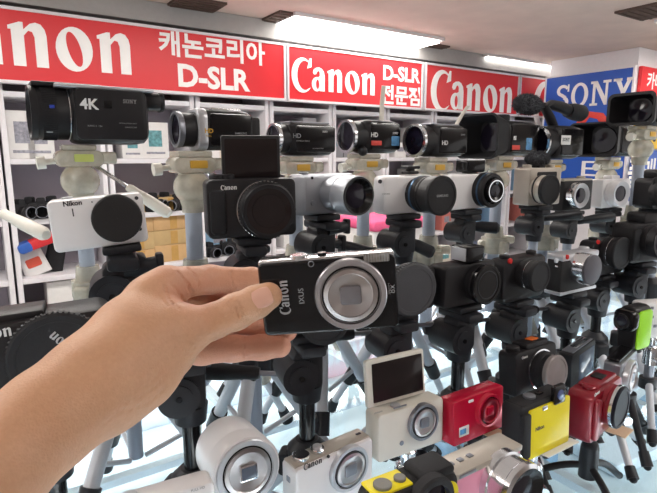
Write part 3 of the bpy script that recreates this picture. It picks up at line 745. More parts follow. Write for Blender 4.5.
c = Cam('compact_camera', 'white camera with dark serif lettering and a broad silver lens, bottom centre', 'camera', (329, 474, .54), 37, .099, .059, .026, WHITEP, r=.005, e=.003)
CAMS['s110'] = c
x, z = c.at(348, 467.5); small_lens(c, x, z, .0245, .005, SILVER, BRUSH, GREYM)
x, z = c.at(313, 464); c.text('Canon', x, z, .0225, DARKINK)
x, z = c.at(328.5, 456.5); c.lathe('lamp', DARKINK, x, z, [(.0016, -.001), (.0016, .0006), (.0001, .0006)], n=16)
c.slab('top_plate', CHAMP, .0, .001, .0592, .096, .0025, .02, .0012, .001); c.knob('mode_dial', CHROME, -.034, .001, .009, .004, .0605); a = c.knob('shutter_button', CHROME, -.014, .001, .0075, .004, .0605); c.knob('zoom_lever', SILVER, -.014, .001, .0048, .002, .0645, a); c.box('side_button', GREYM, -.0497, 0, .044, .0015, .006, .006, b=.0005)
c.box('power_button', DARKINK, .04, .001, .0607, .006, .003, .001, b=.0003)

c = Cam('compact_camera', 'white camera with a white-framed screen flipped up above its lens', 'camera', (405, 425, .60), 31, .095, .0555, .026, IVORY, r=.005, e=.003, roll=-1, pitch=-3)
CAMS['flipwhite'] = c
x, z = c.at(422, 421); small_lens(c, x, z, .0215, .005, GREYM, BRUSH, GREYM)
x, z = c.at(395, 377, .006); s_ = c.slab('flip_screen', IVORY, x, .006, z, .083, .053, .006, .003, .0015, M=Matrix.Rotation(R(-5), 4, 'X')); c.slab('display', SCREEN, x+.002, .0026, z, .0715, .0435, .001, .001, .0003, s_, M=Matrix.Rotation(R(-5), 4, 'X'))
x, z = c.at(401.5, 443); c.lathe('release_button', GREYM, x, z, [(.0028, -.001), (.0028, .0008), (.002, .001), (.0001, .001)], n=18)
x, z = c.at(400, 406.5); c.box('name_strip', GREYM, x, -.0132, z, .018, .001, .0018, b=.0003)
c.knob('shutter_button', SILVER, -.016, -.002, .006, .002); x, z = c.at(376, 413); c.text('SAMSUNG', x+.003, z, .011, GREYINK, 'sans', bold=0)

c = Cam('compact_camera', 'shiny pinkish red camera with a small white sticker on its front', 'camera', (472, 412, .64), 33, .088, .055, .024, RED, r=.003, e=.002, pitch=-3)
CAMS['red'] = c
x, z = c.at(486.5, 409); small_lens(c, x, z, .0205, .006, RED, mat('red_spun', (214, 60, 84), .3, metal=.8, aniso=.8, coat=.3), RED)
x, z = c.at(464, 431); s_ = c.slab('sticker', PALEB, x, -.0121, z, .0165, .012, .0006, .0006, .0002); c.slab('sticker_print', BLUEST, x-.002, -.0125, z, .010, .0065, .0004, .0005, .0001, s_)
x, z = c.at(471, 401); c.slab('flash_window', WHITEP, x, -.012, z, .009, .0035, .001, .0015, .0003)
c.box('side_trim', PINK, -.0415, 0, .0275, .001, .016, .03, b=.0004)

c = Cam('compact_camera', 'black camera with a clear lens cap and an orange mark on top', 'camera', (528, 367, .75), 34, .095, .064, .03, BLACK, r=.008, pitch=-6)
CAMS['g16'] = c
x, z = c.at(540, 369); a, k = capped(c, x, z, .0265, .02, BLACK, CLEARCAP, .92, True)
c.lathe('chrome_ring', CHROME, x, z, [(.0275, .001), (.0295, .0015), (.0295, .0035), (.0275, .004)], parent=a); x, z = c.at(523, 358); c.text('Canon', x+.004, z, .013, WHITEINK)
s_ = c.slab('top_hump', BLACK, .006, 0, .067, .05, .008, .026, .003, .002); c.box('hot_shoe_cover', ORANGE, .01, 0, .072, .016, .012, .002, b=.0006, parent=s_); c.knob('dial', BLACK, -.034, 0, .01, .006)

c = Cam('compact_camera', 'black camera with a glossy blue-grey panel facing front, behind the yellow camera', 'camera', (577, 361, .86), 40, .085, .058, .022, BLACK, r=.003, roll=6)
CAMS['panel'] = c
c.slab('glossy_panel', mat('blue_grey_panel', (96, 108, 128), .18, coat=.5), .01, -.0112, .026, .052, .045, .0016, .002, .0005); c.slab('flash_bar', CHROME, .008, 0, .0585, .05, .003, .012, .001, .0006)
s_ = c.slab('top_plate', GREYM, .0, .0, .0586, .07, .002, .018, .001, .0006)

c = Cam('compact_camera', 'rugged yellow and black camera with a dark square lens window', 'camera', (535, 421, .61), 33, .09, .064, .026, BLACK, r=.006, pitch=-3, roll=0)
CAMS['yellow'] = c
b = MB(); b.slab(.075, .058, .004, .003, .001, T(.0065, -.0138, .029)); b.build('front_panel', YELLOW, c.root)
x, z = c.at(559, 394, -.016); s_ = c.slab('lens_window', BLACKG, x, -.015, z, .02, .022, .006, .002, .001); c.lathe('lens_glass', mat('blue_glass', (70, 84, 130), .08, coat=.6), x, z, [(.006, .0), (.006, .0182-.0126), (.0001, .0188-.0126)], parent=s_, n=22)
x, z = c.at(540, 428, -.016); c.text('Nikon', x, z, .0155, DARKINK, 'sans', y=-.0159, bold=.03); x, z = c.at(545, 408, -.016); c.slab('flash_window', CHROME, x, -.016, z, .009, .005, .001, .001, .0004)
c.slab('top_plate', BLACKM, 0, 0, .0625, .08, .004, .022, .002, .001); c.slab('grip_panel', BLACKM, -.0375, -.0145, .03, .014, .052, .006, .003, .0015); c.knob('shutter_button', GREYM, -.012, 0, .007, .003, .0645); c.box('power_button', BLACKG, .006, 0, .0652, .01, .007, .003)

c = Cam('compact_camera', 'dark red camera with white lettering and a dark capped lens', 'camera', (594, 405, .69), 42, .098, .067, .034, DRED, r=.01, e=.005, pitch=0)
CAMS['darkred'] = c
x, z = c.at(607, 403); a, k = capped(c, x, z, .0262, .011, DRED, mat('cap_blue_black', (30, 28, 38), .4, spec=.15), 1.0, False); c.lathe('chrome_ring', CHROME, x, z, [(.0265, .0105), (.0282, .011), (.0282, .0145), (.027, .015)], parent=a)
x, z = c.at(597, 393.5); c.text('Canon', x, z, .0155, WHITEINK); s_ = c.slab('top_hump', DRED, .004, 0, .0685, .066, .007, .024, .003, .002); c.knob('shutter_button', DRED, -.028, -.002, .0085, .004); c.box('hot_shoe', BLACK, .006, 0, .073, .018, .015, .002, parent=s_)
c.slab('hand_grip', DRED, -.039, -.018, .033, .014, .054, .008, .005, .003)

c = Cam('compact_camera', 'grey champagne camera half hidden behind the dark red camera', 'camera', (620, 371, .80), 46, .09, .055, .025, GREYM, r=.006)
CAMS['champ'] = c
x, z = c.at(627, 376); small_lens(c, x, z, .026, .008, SILVER, BRUSH, GREYM); c.slab('top_plate', BLACKG, 0, 0, .0585, .088, .003, .018, .0012, .001)

c = Cam('pocket_camcorder', 'upright black and lime green camera near the right edge', 'camera', (634, 326, .82), -60, .028, .07, .04, BLACK, r=.01)
CAMS['green'] = c
c.slab('side_panel', GREEN, .014, .002, .033, .038, .062, .005, .008, .002, M=Matrix.Rotation(R(90), 4, 'Z')); c.slab('lens_block', BLACKG, 0, -.023, .049, .034, .034, .016, .01, .004); open_lens(c, 0, .049, .0125, .005, BLACKG, BLACK, y=-.031)
c = Cam('compact_camera', 'white camera with silver buttons cut by the right edge', 'camera', (655, 318, .88), 10, .075, .062, .026, WHITEP, r=.006)
CAMS['whiteedge'] = c
for px, py in ((652, 308), (652, 317), (655, 326)):
    x, z = c.at(px, py); c.slab('button', GREYM, x, -.0132, z, .006, .005, .0012, .001, .0004)

c = Cam('compact_camera', 'pale pink camera with a big silver lens, bottom edge right of centre', 'camera', (477, 483, .48), 33, .088, .062, .026, PINK, r=.004, e=.002)
CAMS['pink'] = c
c.slab('top_plate', CHAMP, 0, -.0005, .0595, .0885, .006, .0275, .002, .001)
x, z = c.at(500, 478); a = c.lathe('lens_barrel', CHROME, x, z, [(.028, -.002), (.028, .006), (.026, .007), (.026, .02), (.0268, .021), (.0268, .026), (.0235, .028)]); c.lathe('front_ring', BLACKG, x, z, [(.0235, .024), (.0235, .0285), (.016, .024), (.01, .023)], parent=a); c.lathe('front_glass', GLASSD, x, z, [(.017, .0235), (.012, .0242), (.0001, .0252)], parent=a)
x, z = c.at(484, 459); s_ = c.box('name_strip', GREYM, -.03, -.0145, .0595, .02, .0012, .003, b=.0003)
for k in range(3): c.box('top_button', GREYM, -.036+.012*k, 0, .063, .006, .005, .0015, b=.0005)

c = Cam('compact_camera', 'rugged black and yellow camera with metal dials at the bottom edge', 'camera', (408, 505, .43), 30, .086, .055, .03, BLACKM, r=.012, e=.006)
CAMS['rugged'] = c
x, z = c.at(431, 499, -.017); c.slab('front_panel', YELLOW, .008, -.0135, .025, .066, .046, .006, .012, .002)
a = c.lathe('lens_barrel', BLACKM, x, z, [(.021, -.002), (.021, .006), (.0195, .008), (.015, .008), (.014, .004)]); c.lathe('lens_glass', GLASSD, x, z, [(.0145, .003), (.0001, .0045)], parent=a)
c.slab('top_panel', YELLOW, -.022, 0, .0545, .036, .003, .022, .003, .001); DIALM = mat('dull_dial', (122, 120, 116), .6, metal=.2); c.knob('dial', DIALM, -.028, -.002, .0075, .003, .0555); c.knob('dial', DIALM, -.011, -.002, .005, .003, .0555); c.slab('top_hump', BLACKM, .02, -.001, .056, .036, .01, .026, .005, .003)
# ------------------------------------------------------------ camcorders of the back row (lens to the left)
def side_M(c, y, z, off=.0004):
    "lettering frame on the +x flank: reads from lens to rear"
    return frame((c.w/2+off, y, z), (0, 1, 0), (-1, 0, 0), (0, 0, 1))
class Cord(Cam):
    def __init__(s, label, cc, w, h, L, barrel, yaw=-56, **k):
        super().__init__('camcorder', label, 'camcorder', cc, yaw, w, h, L, BLACK, nobody=True, group='camcorders in the back row', **k)
        s.L = L; b = MB(); y0 = -L/2+barrel; loops = []
        for y, sc in ((y0, .86), (y0+.004, .95), (y0+.012, 1), (L/2-.02, 1), (L/2-.006, .95), (L/2, .82)):
            loops.append([(x, y, h/2+z) for x, z in rr(w*sc, h*sc, min(w, h)*.28*sc, 7)])
        b.loops(loops); s.body = b.build('body', BLACK, s.root, sharp=40); s.y0 = y0; s.barrel = barrel
    def lcd(s, a=.06, b_=.94, m=BLACKG, hh=.8):
        y1 = s.y0+(s.L/2-s.y0)*a; y2 = s.y0+(s.L/2-s.y0)*b_
        s.lid = s.slab('screen_lid', m, s.w/2-.003, (y1+y2)/2, s.h*.5, y2-y1, s.h*hh, .009, s.h*.1, .003, M=Matrix.Rotation(R(90), 4, 'Z')); s.off = .0017
        return s.lid
    def stext(s, txt, px, py, wid, m, bold=.0, kind='sans', hscale=1.):
        y, z = s.side(px, py, s.w/2+s.off)
        return s.text(txt, 0, 0, wid, m, kind, bold=bold, M=side_M(s, y, z, s.off+.0001), parent=s.lid, hscale=hscale)
    def patch(s, name, m, px, py, wy, hz):
        y, z = s.side(px, py, s.w/2+s.off)
        return s.slab(name, m, s.w/2+s.off, y, z, wy, hz, .001, min(wy, hz)*.12, .0003, s.lid, M=Matrix.Rotation(R(90), 4, 'Z'))
    def ringlens(s, r, ringm, zc=None, r2=None, extra=0):
        z = zc or s.h*.5; y = s.y0
        a = s.lathe('lens_barrel', BLACK, 0, z, [(r*.96, -.006), (r*.98, s.barrel*.5), (r, s.barrel*.55), (r, s.barrel-.004)], y)
        s.lathe('chrome_ring', ringm, 0, z, [(r*1.0, s.barrel-.008), (r*1.05, s.barrel-.006), (r*1.06, s.barrel), (r*.9, s.barrel+.0005), (r*.88, s.barrel-.003)], y, a)
        s.lathe('front_glass', GLASSD, 0, z, [(r*.9, s.barrel-.012), (r*.89, s.barrel-.004), (r*.6, s.barrel-.007), (.0001, s.barrel-.005)], y, a); return a
def hood(c, w, h, ln, w2, h2, m, y, z, th=.004):
    "rectangular lens hood opening towards -y"
    b = MB(); L = []
    for t, i in ((0, 0), (.5, 0), (1, 0), (1, th), (.5, th), (.12, th)):
        ww = w2+(w-w2)*t-2*i; hh = h2+(h-h2)*t-2*i
        L.append([(x, y-ln*t, z+q) for x, q in rr(ww, hh, min(ww, hh)*.2, 6)])
    b.loops(L); o = b.build('lens_hood', m, c.root, sharp=40)
    g = MB(); g.lathe([(min(w2, h2)*.46, 0), (min(w2, h2)*.44, .002), (min(w2, h2)*.28, -.001+.003), (.0001, .004)], T(0, y-ln*.14, z)); g.build('front_glass', GLASSD, o)
    return o

c = Cord('big black camcorder with white 4K lettering, leftmost of the back row', (91, 116, .86), .078, .092, .168, .05)
CAMS['c4k'] = c; c.lcd(.04, .97, BLACK, .86)
a = c.lathe('lens_barrel', BLACK, 0, .047, [(.034, -.004), (.0395, 0), (.0405, .002), (.0405, .045), (.042, .047), (.042, .056), (.038, .056), (.035, .045)], c.y0)
c.lathe('chrome_ring', CHROME, 0, .047, [(.0405, .001), (.0412, .0014), (.0412, .0026), (.0405, .003)], c.y0, a); c.lathe('front_glass', GLASSD, 0, .047, [(.036, .04), (.035, .046), (.0001, .049)], c.y0, a)
q = MB()
for t in range(70):
    an = 2*math.pi*t/70; q.box(.0408*math.cos(an), c.y0-.03, .047+.0408*math.sin(an), .0012, .02, .0012)
q.build('grip_ridges', BLACKM, a)
y, z = c.side(52, 106.5, .041); c.slab('badge', BLUEINK, .0405, y, z, .007, .005, .0025, .0008, .0003, a, M=Matrix.Rotation(R(90), 4, 'Z'))
y, z = c.side(50, 132, .041); c.slab('badge_strip', GREYINK, .0385, y, z, .0085, .0018, .003, .0006, .0003, a, M=Matrix.Rotation(R(90), 4, 'Z'))
c.stext('4K', 89, 104.5, .028, WHITEINK, .03); c.stext('SONY', 130, 102, .022, GREYINK, .0, 'logo'); c.stext('OPTICAL STEADY SHOT', 128, 123.5, .028, GREYINK); c.stext('HANDYCAM', 131, 127.5, .018, GREYINK); c.stext('XAVC S  12x', 95, 126, .022, GREYINK)
c.patch('logo_window', BLACKG, 108, 104.5, .012, .012)
c.slab('top_plate', SILVER, .012, .02, .0885, .05, .006, .15, .003, .002); c.slab('top_cover', BLACK, 0, -.035, .0905, .045, .008, .1, .004, .002)
v_ = c.slab('viewfinder', BLACK, .012, .094, .072, .036, .03, .034, .012, .005); c.slab('eyecup', BLACKM, .012, .111, .072, .038, .033, .008, .014, .003, v_)

c = Cord('small black camcorder with a silver collar and gold HD lettering', (212, 130.5, .77), .05, .058, .112, .026)
CAMS['cgold'] = c; c.lcd(.2, .98); c.ringlens(.0245, GREYM)
c.slab('collar', SILVER, .0, c.y0+.0075, .029, .053, .06, .015, .014, .003)
c.stext('HD', 209, 131, .0125, GOLDINK, .03); c.stext('SAMSUNG', 241, 133.5, .019, GREYINK, .01); c.stext('FULL', 209, 136, .008, GOLDINK)
c.slab('top_button_plate', CHROME, .0, .02, .0588, .022, .004, .045, .0018, .0012); c.slab('rear_battery', BLACK, 0, c.L/2+.004, .028, .036, .044, .022, .006, .003)

c = Cord('slim black camcorder with grey HD lettering above the flipped screen', (301, 139.5, .91), .052, .056, .112, .022)
CAMS['cgrey'] = c; c.lcd(.1, .99); c.ringlens(.0245, CHROME)
c.stext('HD', 297, 136, .015, GREYINK, .0); c.stext('SONY', 325, 132, .011, WHITEINK, .0, 'logo'); c.stext('8.9 MEGA PIXELS', 303, 141, .026, GREYINK); c.stext('60x EXTENDED ZOOM', 318, 148.5, .022, GREYINK); c.slab('top_plate', GREYM, 0, .01, .0562, .03, .003, .08, .0014, .001)

c = Cord('black camcorder with a red and a blue sticker on its flank', (369, 137, 1.0), .056, .062, .112, .028)
CAMS['cstick'] = c; c.lcd(.12, .99); c.ringlens(.029, CHROME)
c.stext('HD', 374.5, 135, .0165, WHITEINK, .03); c.patch('red_sticker', REDST, 376.5, 143, .025, .0085); c.patch('picture_sticker', BLUEST, 395.5, 141, .02, .018); c.stext('SONY', 395.5, 133.5, .014, WHITEINK, .0, 'logo')
w_ = MB(); w_.ball((.026, -.035, .004), .009); w_.build('cord_knob', BLACK, c.root)
c = Cord('black camcorder with a chrome lens ring left of the tall hooded camcorder', (436, 141, 1.03), .056, .062, .12, .03)
CAMS['cchrome'] = c; c.lcd(.12, .99); c.ringlens(.030, CHROME); c.stext('HD', 445, 143, .016, WHITEINK, .02); c.stext('SONY', 463, 135, .012, GREYINK, .0, 'logo')
c.slab('top_plate', GREYM, 0, .01, .0622, .03, .003, .08, .0014, .001)

c = Cord('black camcorder with a tall rectangular lens hood, NFC mark and two stickers', (503, 138.5, 1.15), .07, .075, .16, .05)
CAMS['chood'] = c; c.lcd(.1, .98); hood(c, .112, .094, .062, .07, .07, BLACKM, c.y0+.004, .04)
c.patch('nfc_mark', WHITEINK, 515, 138, .009, .009); c.patch('red_sticker', REDST, 516, 147.5, .026, .01); c.patch('picture_sticker', BLUEST, 529, 144, .02, .026)
c.knob('top_button', BLACKM, .01, -.02, .016, .012)

c = Cord('black camcorder with a carrying handle and a furry grey microphone on top', (553, 142.5, 1.22), .07, .076, .14, .04)
CAMS['chandle'] = c; c.lcd(.1, .98); c.ringlens(.036, CHROME)
s_ = c.patch('white_sticker', WHITEINK, 566, 140, .038, .021); y, z = c.side(566, 140, .0355+.0015); c.text('SONY', 0, 0, .028, DARKINK, 'logo', M=side_M(c, y, z, c.off+.0007), parent=s_)
q = MB(); q.tube([(0, -.0, .07), (0, -.02, .095), (0, -.045, .118), (0, -.02, .123), (0, .02, .12), (0, .06, .112)], [.011, .011, .011, .011, .013, .013], 14); h_ = q.build('handle', BLACK, c.root)
q = MB(); q.tube([(0, .05, .113), (0, .075, .111), (0, .105, .109), (0, .115, .109)], [.016, .02, .02, .015], 18); q.build('viewfinder', BLACKM, h_)
q = MB(); q.fur((0, -.104, .119), .028, (.72, 1.9, .85)); q.build('furry_microphone', FUZZ, c.root); c.box('microphone_foot', BLACK, 0, -.06, .12, .014, .03, .012)

c = Cord('black camcorder with a long dark hood in front of the blue sign', (612, 141, 1.36), .07, .08, .16, .05)
CAMS['clong'] = c; c.lcd(.1, .98); hood(c, .13, .086, .07, .07, .075, BLACK, c.y0+.004, .042); c.patch('red_sticker', GREYINK, 628, 137, .008, .004)
c = Cord('black camcorder with a rounded blue-grey hood, highest at the right edge', (647, 112, 1.20), .062, .062, .14, .045)
CAMS['cright'] = c; c.lcd(.1, .98); hood(c, .105, .072, .055, .062, .06, BLACK, c.y0+.004, .034, .006)
# ------------------------------------------------------------ tripods
def legs(root, hub, foot_r, yaw, r=.0095, brace=True, m=None, colr=HEADM, split=.62, low=.0065):
    m = m or ALU
    for k in range(3):
        a = R(yaw+120*k); dx, dy = math.cos(a), math.sin(a)
        p0 = Vector((dx*.021, dy*.021, hub-.008)); p1 = Vector((dx*foot_r, dy*foot_r, .004)); q = p0.lerp(p1, split)
        b = MB(); b.cyl(p0, q, r, n=14); b.cyl(q, p1.lerp(p0, .04), low, n=12); lg = b.build('leg', m, root)
        d = (p1-p0).normalized()
        b = MB(); b.cyl(q-d*.018, q+d*.016, r*1.32, r*1.2, 14); b.build('leg_collar', colr, lg)
        b = MB(); b.cyl(p1.lerp(p0, .08), Vector((p1.x, p1.y, .0005)), low*1.35, low*1.7, 12); b.build('foot', HEADM, lg)
        b = MB(); b.box(0, 0, 0, .026, .024, .03, T(dx*.022, dy*.022, hub-.004) @ Matrix.Rotation(a, 4, 'Z'), b=.004); b.build('leg_hinge', colr, lg)
        if brace:
            e0 = Vector((dx*.012, dy*.012, hub*.42)); e1 = p0.lerp(p1, .42)
            b = MB(); b.tube([e0, e1], .0036, 8); b.build('brace', m, root)
def handle_part(root, p0, dirv, rod=.05, grip=.09, gm=HEADM, rm=GREYM, r=.0105):
    d = Vector(dirv).normalized(); p0 = Vector(p0)
    b = MB(); b.cyl(p0, p0+d*rod, .0033, n=10); h = b.build('handle', rm, root)
    g0 = p0+d*(rod-.004); b = MB()
    b.tube([g0, g0+d*.006, g0+d*.018, g0+d*grip*.5, g0+d*grip*.93, g0+d*grip], [r*.62, r*.8, r*.78, r, r*1.05, r*.7], 16); b.build('handle_grip', gm, h)
NO_PRICE = 0
def tripod(key, what, kind='black', legyaw=20, hand=None, foot=None, hubf=.5, grip=.09, rod=.045, cr=.0095, sc=1., tee=0., off=0., offx=0.):
    c = CAMS[key]; CM = c.M @ T(offx, off, 0); P = CM @ Vector((0, 0, 0)); h = P.z-TAB
    root = empty('tripod', T(P.x, P.y, TAB)); tag(root, what, 'tripod', 'display tripods on the counter')
    Mc = root.matrix_world.inverted() @ CM; Y = T(0, 0, h) @ Matrix.Rotation(R(c.yaw), 4, 'Z') @ Matrix.Scale(sc, 4)
    hm = CLEARP if kind == 'clear' else HEADM
    b = MB(); b.box(0, 0, -.0055, .044, min(.05, c.d*1.3), .009, Mc, b=.002); b.build('camera_plate', hm if kind != 'clear' else CLEARP, root)
    if kind == 'clear':
        b = MB(); b.slab(.064, .024, .042, .01, .005, Y @ Matrix.Rotation(R(90), 4, 'Z') @ T(0, .0, -.021)); b.slab(.03, .018, .03, .006, .003, Y @ T(0, .036, -.02)); b.build('tilt_block', CLEARP, root)
        b = MB(); b.ball((0, 0, -.053), .027, Y, sq=(1, 1, .95)); b.cyl((0, 0, -.083), (0, 0, -.07), .016, .019, 22, Y); b.build('ball_housing', CLEARP, root)
        b = MB(); b.cyl((0, -.03, -.024), (0, -.046, -.026), .004, M=Y); b.cyl((0, -.044, -.026), (0, -.055, -.027), .009, M=Y); b.build('clamp_knob', IVORY, root)
        b = MB(); b.slab(.026, .011, .002, .002, .0005, Y @ frame((.0218, .004, -.02), (0, 1, 0), (-1, 0, 0), (0, 0, 1))); b.build('level_label', GOLDINK if key != 'c4k' else mat('green_level', (190, 200, 110), .4), root)
        top = h-.078*sc; hub = h*hubf
        b = MB(); b.cyl((0, 0, hub*.4), (0, 0, top), .0125, n=20); b.build('column', GREYTUBE, root)
        b = MB(); b.cyl((0, 0, top-.012), (0, 0, top), .016, .016, n=20); b.build('column_cap', CLEARP, root)
        b = MB(); b.cyl((0, 0, hub-.03), (0, 0, hub+.005), .026, .028); b.cyl((0, 0, hub+.005), (0, 0, hub+.03), .021, .018); b.box(.03, 0, hub, .03, .018, .018, b=.003); b.build('shoulder', CLEARP, root)
        legs(root, hub-.012, foot or .16, legyaw, .0105, True, ALU, CLEARP)
        if hand: handle_part(root, Y @ Vector((0, .02, -.03)), hand, .075, .085, IVORY, CHROME, .0095)
        return root
    # black pan head
    b = MB(); b.box(0, .0, -.017, .03, .062, .013, Y, b=.003); b.box(.017, 0, -.018, .012, .03, .011, Y, b=.003); b.build('clamp_arm', HEADM, root)
    b = MB(); b.slab(.036, .05, .03, .008, .003, Y @ T(-.002, 0, -.044)); b.build('head_body', HEADM, root)
    b = MB(); b.cyl((-.012, -.019, -.05), (-.012+.0, .03, -.05), .0215, n=28, M=Y); b.cyl((-.012, -.0205, -.05), (-.012, -.019, -.05), .014, n=24, M=Y); b.build('tilt_drum', HEADM, root)
    b = MB(); b.cyl((-.012, -.0225, -.05), (-.012, -.0205, -.05), .003, n=12, M=Y); b.build('drum_screw', BLACKG, root)
    b = MB(); b.cyl((.014, 0, -.05), (.036, 0, -.05), .006, M=Y); b.slab(.009, .03, .014, .004, .002, Y @ T(.039, 0, -.052))
    if tee: b.cyl((.0, -.012, -.026), (tee, -.012, -.022), .0085, M=Y); b.slab(.008, .024, .012, .003, .002, Y @ T(tee+.003, -.012, -.022)); b.build('lock_knob', HEADM, root)
    b = MB(); b.cyl((0, 0, -.085), (0, 0, -.066), .0165, .019, 24, Y); b.build('pan_base', HEADM, root)
    top = h-.082*sc; hub = max(h*hubf, .06)
    b = MB(); b.cyl((0, 0, hub*.4), (0, 0, top), cr, n=18); b.build('column', BLACKG if kind == 'black' else GREYTUBE, root)
    b = MB(); b.cyl((0, 0, hub-.022), (0, 0, hub+.01), .024, .024, 24); b.cyl((0, 0, hub+.01), (0, 0, hub+.02), .024, .014, 24); b.build('shoulder', HEADM, root)
    legs(root, hub-.008, foot or .13, legyaw, .0095, True, ALU, HEADM)
    if hand: handle_part(root, Y @ Vector((-.012, .012, -.058) if key == 'hidden' else (-.01, .02, -.036)), hand, rod, grip)
    return root
def mini(key, what, kind='black', bend=0, legyaw=40, foot=.07):
    c = CAMS[key]; P = c.base(); h = P.z-TAB
    root = empty('mini_tripod', T(P.x, P.y, TAB)); tag(root, what, 'tripod', 'small tripods under the front row')
    Mc = root.matrix_world.inverted() @ c.M; sm = CHROME if kind == 'chrome' else HEADM
    b = MB(); b.lathe([(.012, -.001), (.014, .001), (.014, .005), (.006, .006)], Mc @ Matrix.Rotation(R(90), 4, 'X'), 22); b.build('camera_plate', sm, root)
    a0 = Mc @ Vector((0, 0, -.004))
    b = MB(); b.cyl(a0, (0, 0, h-.022), .005); b.ball((0, 0, h-.026), .011); b.cyl((0, 0, h-.05), (0, 0, h-.026), .0125, .0115); b.build('ball_head', sm, root)
    if kind == 'chrome':
        b = MB(); b.cyl((0, -.012, h-.038), (0, -.028, h-.038), .003); b.cyl((0, -.026, h-.038), (0, -.034, h-.038), .007); b.build('clamp_knob', CHROME, root)
    if kind == 'gooseneck':
        b = MB(); b.cyl((0, 0, h-.07), (0, 0, h-.048), .012); b.build('leg_hub', HEADM, root)
        for k in range(3):
            a = R(legyaw+120*k); dx, dy = math.cos(a), math.sin(a); pts = []
            for t in range(13):
                u = t/12; rad = .008+foot*(u**.8); z = (h-.06)*(1-u)**(.55+.5*u)+.005
                pts.append((dx*rad, dy*rad, z))
            b = MB(); b.tube(pts, .0048, 12); lg = b.build('leg', BLACK, root)
            b = MB(); b.ball(pts[-1], .0052); b.build('foot', HEADM, lg)
        return root
    b = MB(); b.cyl((0, 0, h*.45), (0, 0, h-.048), .008); b.build('column', GREYM if kind == 'chrome' else HEADM, root)
    hub = h*.5
    for k in range(3):
        a = R(legyaw+120*k); dx, dy = math.cos(a), math.sin(a)
        p0 = Vector((dx*.009, dy*.009, hub)); p1 = Vector((dx*foot, dy*foot, .006))
        b = MB(); b.cyl(p0, p1, .006, .0055, 12); lg = b.build('leg', ALU if kind == 'chrome' else HEADM, root)
        b = MB(); b.cyl(p1.lerp(p0, .22), p1, .0075, .0085, 12); b.ball(p1, .0058); b.build('foot', HEADM, lg)
    b = MB(); b.cyl((0, 0, hub-.01), (0, 0, hub+.008), .014); b.build('leg_hub', HEADM, root)
    return root

wl = -WU; up = Vector((0, 0, 1))
# back row on clear-headed tripods
for k, (key, lab, hand) in enumerate((
    ('c4k', 'clear-headed silver tripod under the camcorder marked 4K', (.6, -.12, -.37)),
    ('cgold', 'clear-headed silver tripod under the camcorder with gold lettering', (.5, .35, -.28)),
    ('cgrey', 'clear-headed silver tripod under the slim camcorder above the flipped screen', None),
    ('cstick', 'clear-headed silver tripod under the camcorder with red and blue stickers', None),
    ('cchrome', 'clear-headed silver tripod under the camcorder with the chrome lens ring', None),
    ('chood', 'clear-headed silver tripod under the camcorder with the tall hood', None),
    ('chandle', 'clear-headed silver tripod under the camcorder with carrying handle', None),
    ('clong', 'clear-headed silver tripod under the long hooded camcorder before the blue sign', None),
    ('cright', 'clear-headed silver tripod under the highest camcorder at the right edge', None))):
    tripod(key, lab, 'clear', 30+7*k, hand, hubf=(.52, .60)[k] if k < 2 else .6, sc=1.12 if k == 0 else 1., off=(-.024, -.034)[k] if k < 2 else -.012)
# second row
for k, (key, lab, hand, kind) in enumerate((
    ('nikon', 'black-headed tripod under the white camera with the flat black cap', None, 'grey'),
    ('flip', 'black-headed tripod under the black camera with the flipped screen', (.3, .8, -.2), 'grey'),
    ('nex', 'black-headed tripod under the silver camera, its handle pointing right', (.75, .3, -.28), 'grey'),
    ('nxbig', 'black-headed tripod under the white camera with the big black lens', (.75, -.1, -.35), 'grey'),
    ('nxflash', 'black-headed tripod under the white camera with the small flash', (.9, -.1, -.06), 'grey'),
    ('fur', 'black-headed tripod under the camera with the furry microphone', (.9, .2, .05), 'grey'),
    ('fuji', 'black-headed tripod under the black camera with the chrome lens ring', (.9, .1, .1), 'grey'),
    ('whiteend', 'black-headed tripod under the white camera with the white lens', (-.9, -.3, .02), 'grey'),
    ('edge', 'black-headed tripod under the black camera cut by the right edge, second row', None, 'grey'))):
    tripod(key, lab, kind, 12+9*k, hand, hubf=.55, sc=1.2 if key == 'nikon' else 1. if k < 4 else .88, offx=.02 if key == 'nikon' else 0, tee=.032 if key == 'nikon' else .036 if key == 'nex' else 0, rod=.022 if key in ('nxbig', 'nxflash') else .045, grip=.062 if key in ('nxbig', 'nxflash') else .09)
# third row
for k, (key, lab, hand) in enumerate((
    ('dslr', 'black-headed tripod under the camera with the huge lens cap, behind the forearm', None),
    ('hidden', 'black-headed tripod below the held camera, a big round drum on its head', (-.93, .02, .03)),
    ('palm', 'black-headed tripod below the hand and little finger', None),
    ('bodycap', 'black-headed tripod under the camera with the ribbed body cap', (-.9, -.12, -.02)),
    ('evf', 'black-headed tripod under the camera with the box viewfinder', (-.95, -.1, -.02)),
    ('leica', 'black-headed tripod under the front black red-dot camera', (-.95, -.2, -.08)),
    ('silverleica', 'black-headed tripod under the camera with the silver top plate', (-.9, -.3, .02)),
    ('leicaback', 'black-headed tripod under the black red-dot camera at the back', (-.9, -.2, .0)),
    ('rightdslr', 'black-headed tripod under the black camera at the right edge, third row', None))):
    tripod(key, lab, 'black', 55-3*k, hand, hubf=.42, foot=.11)
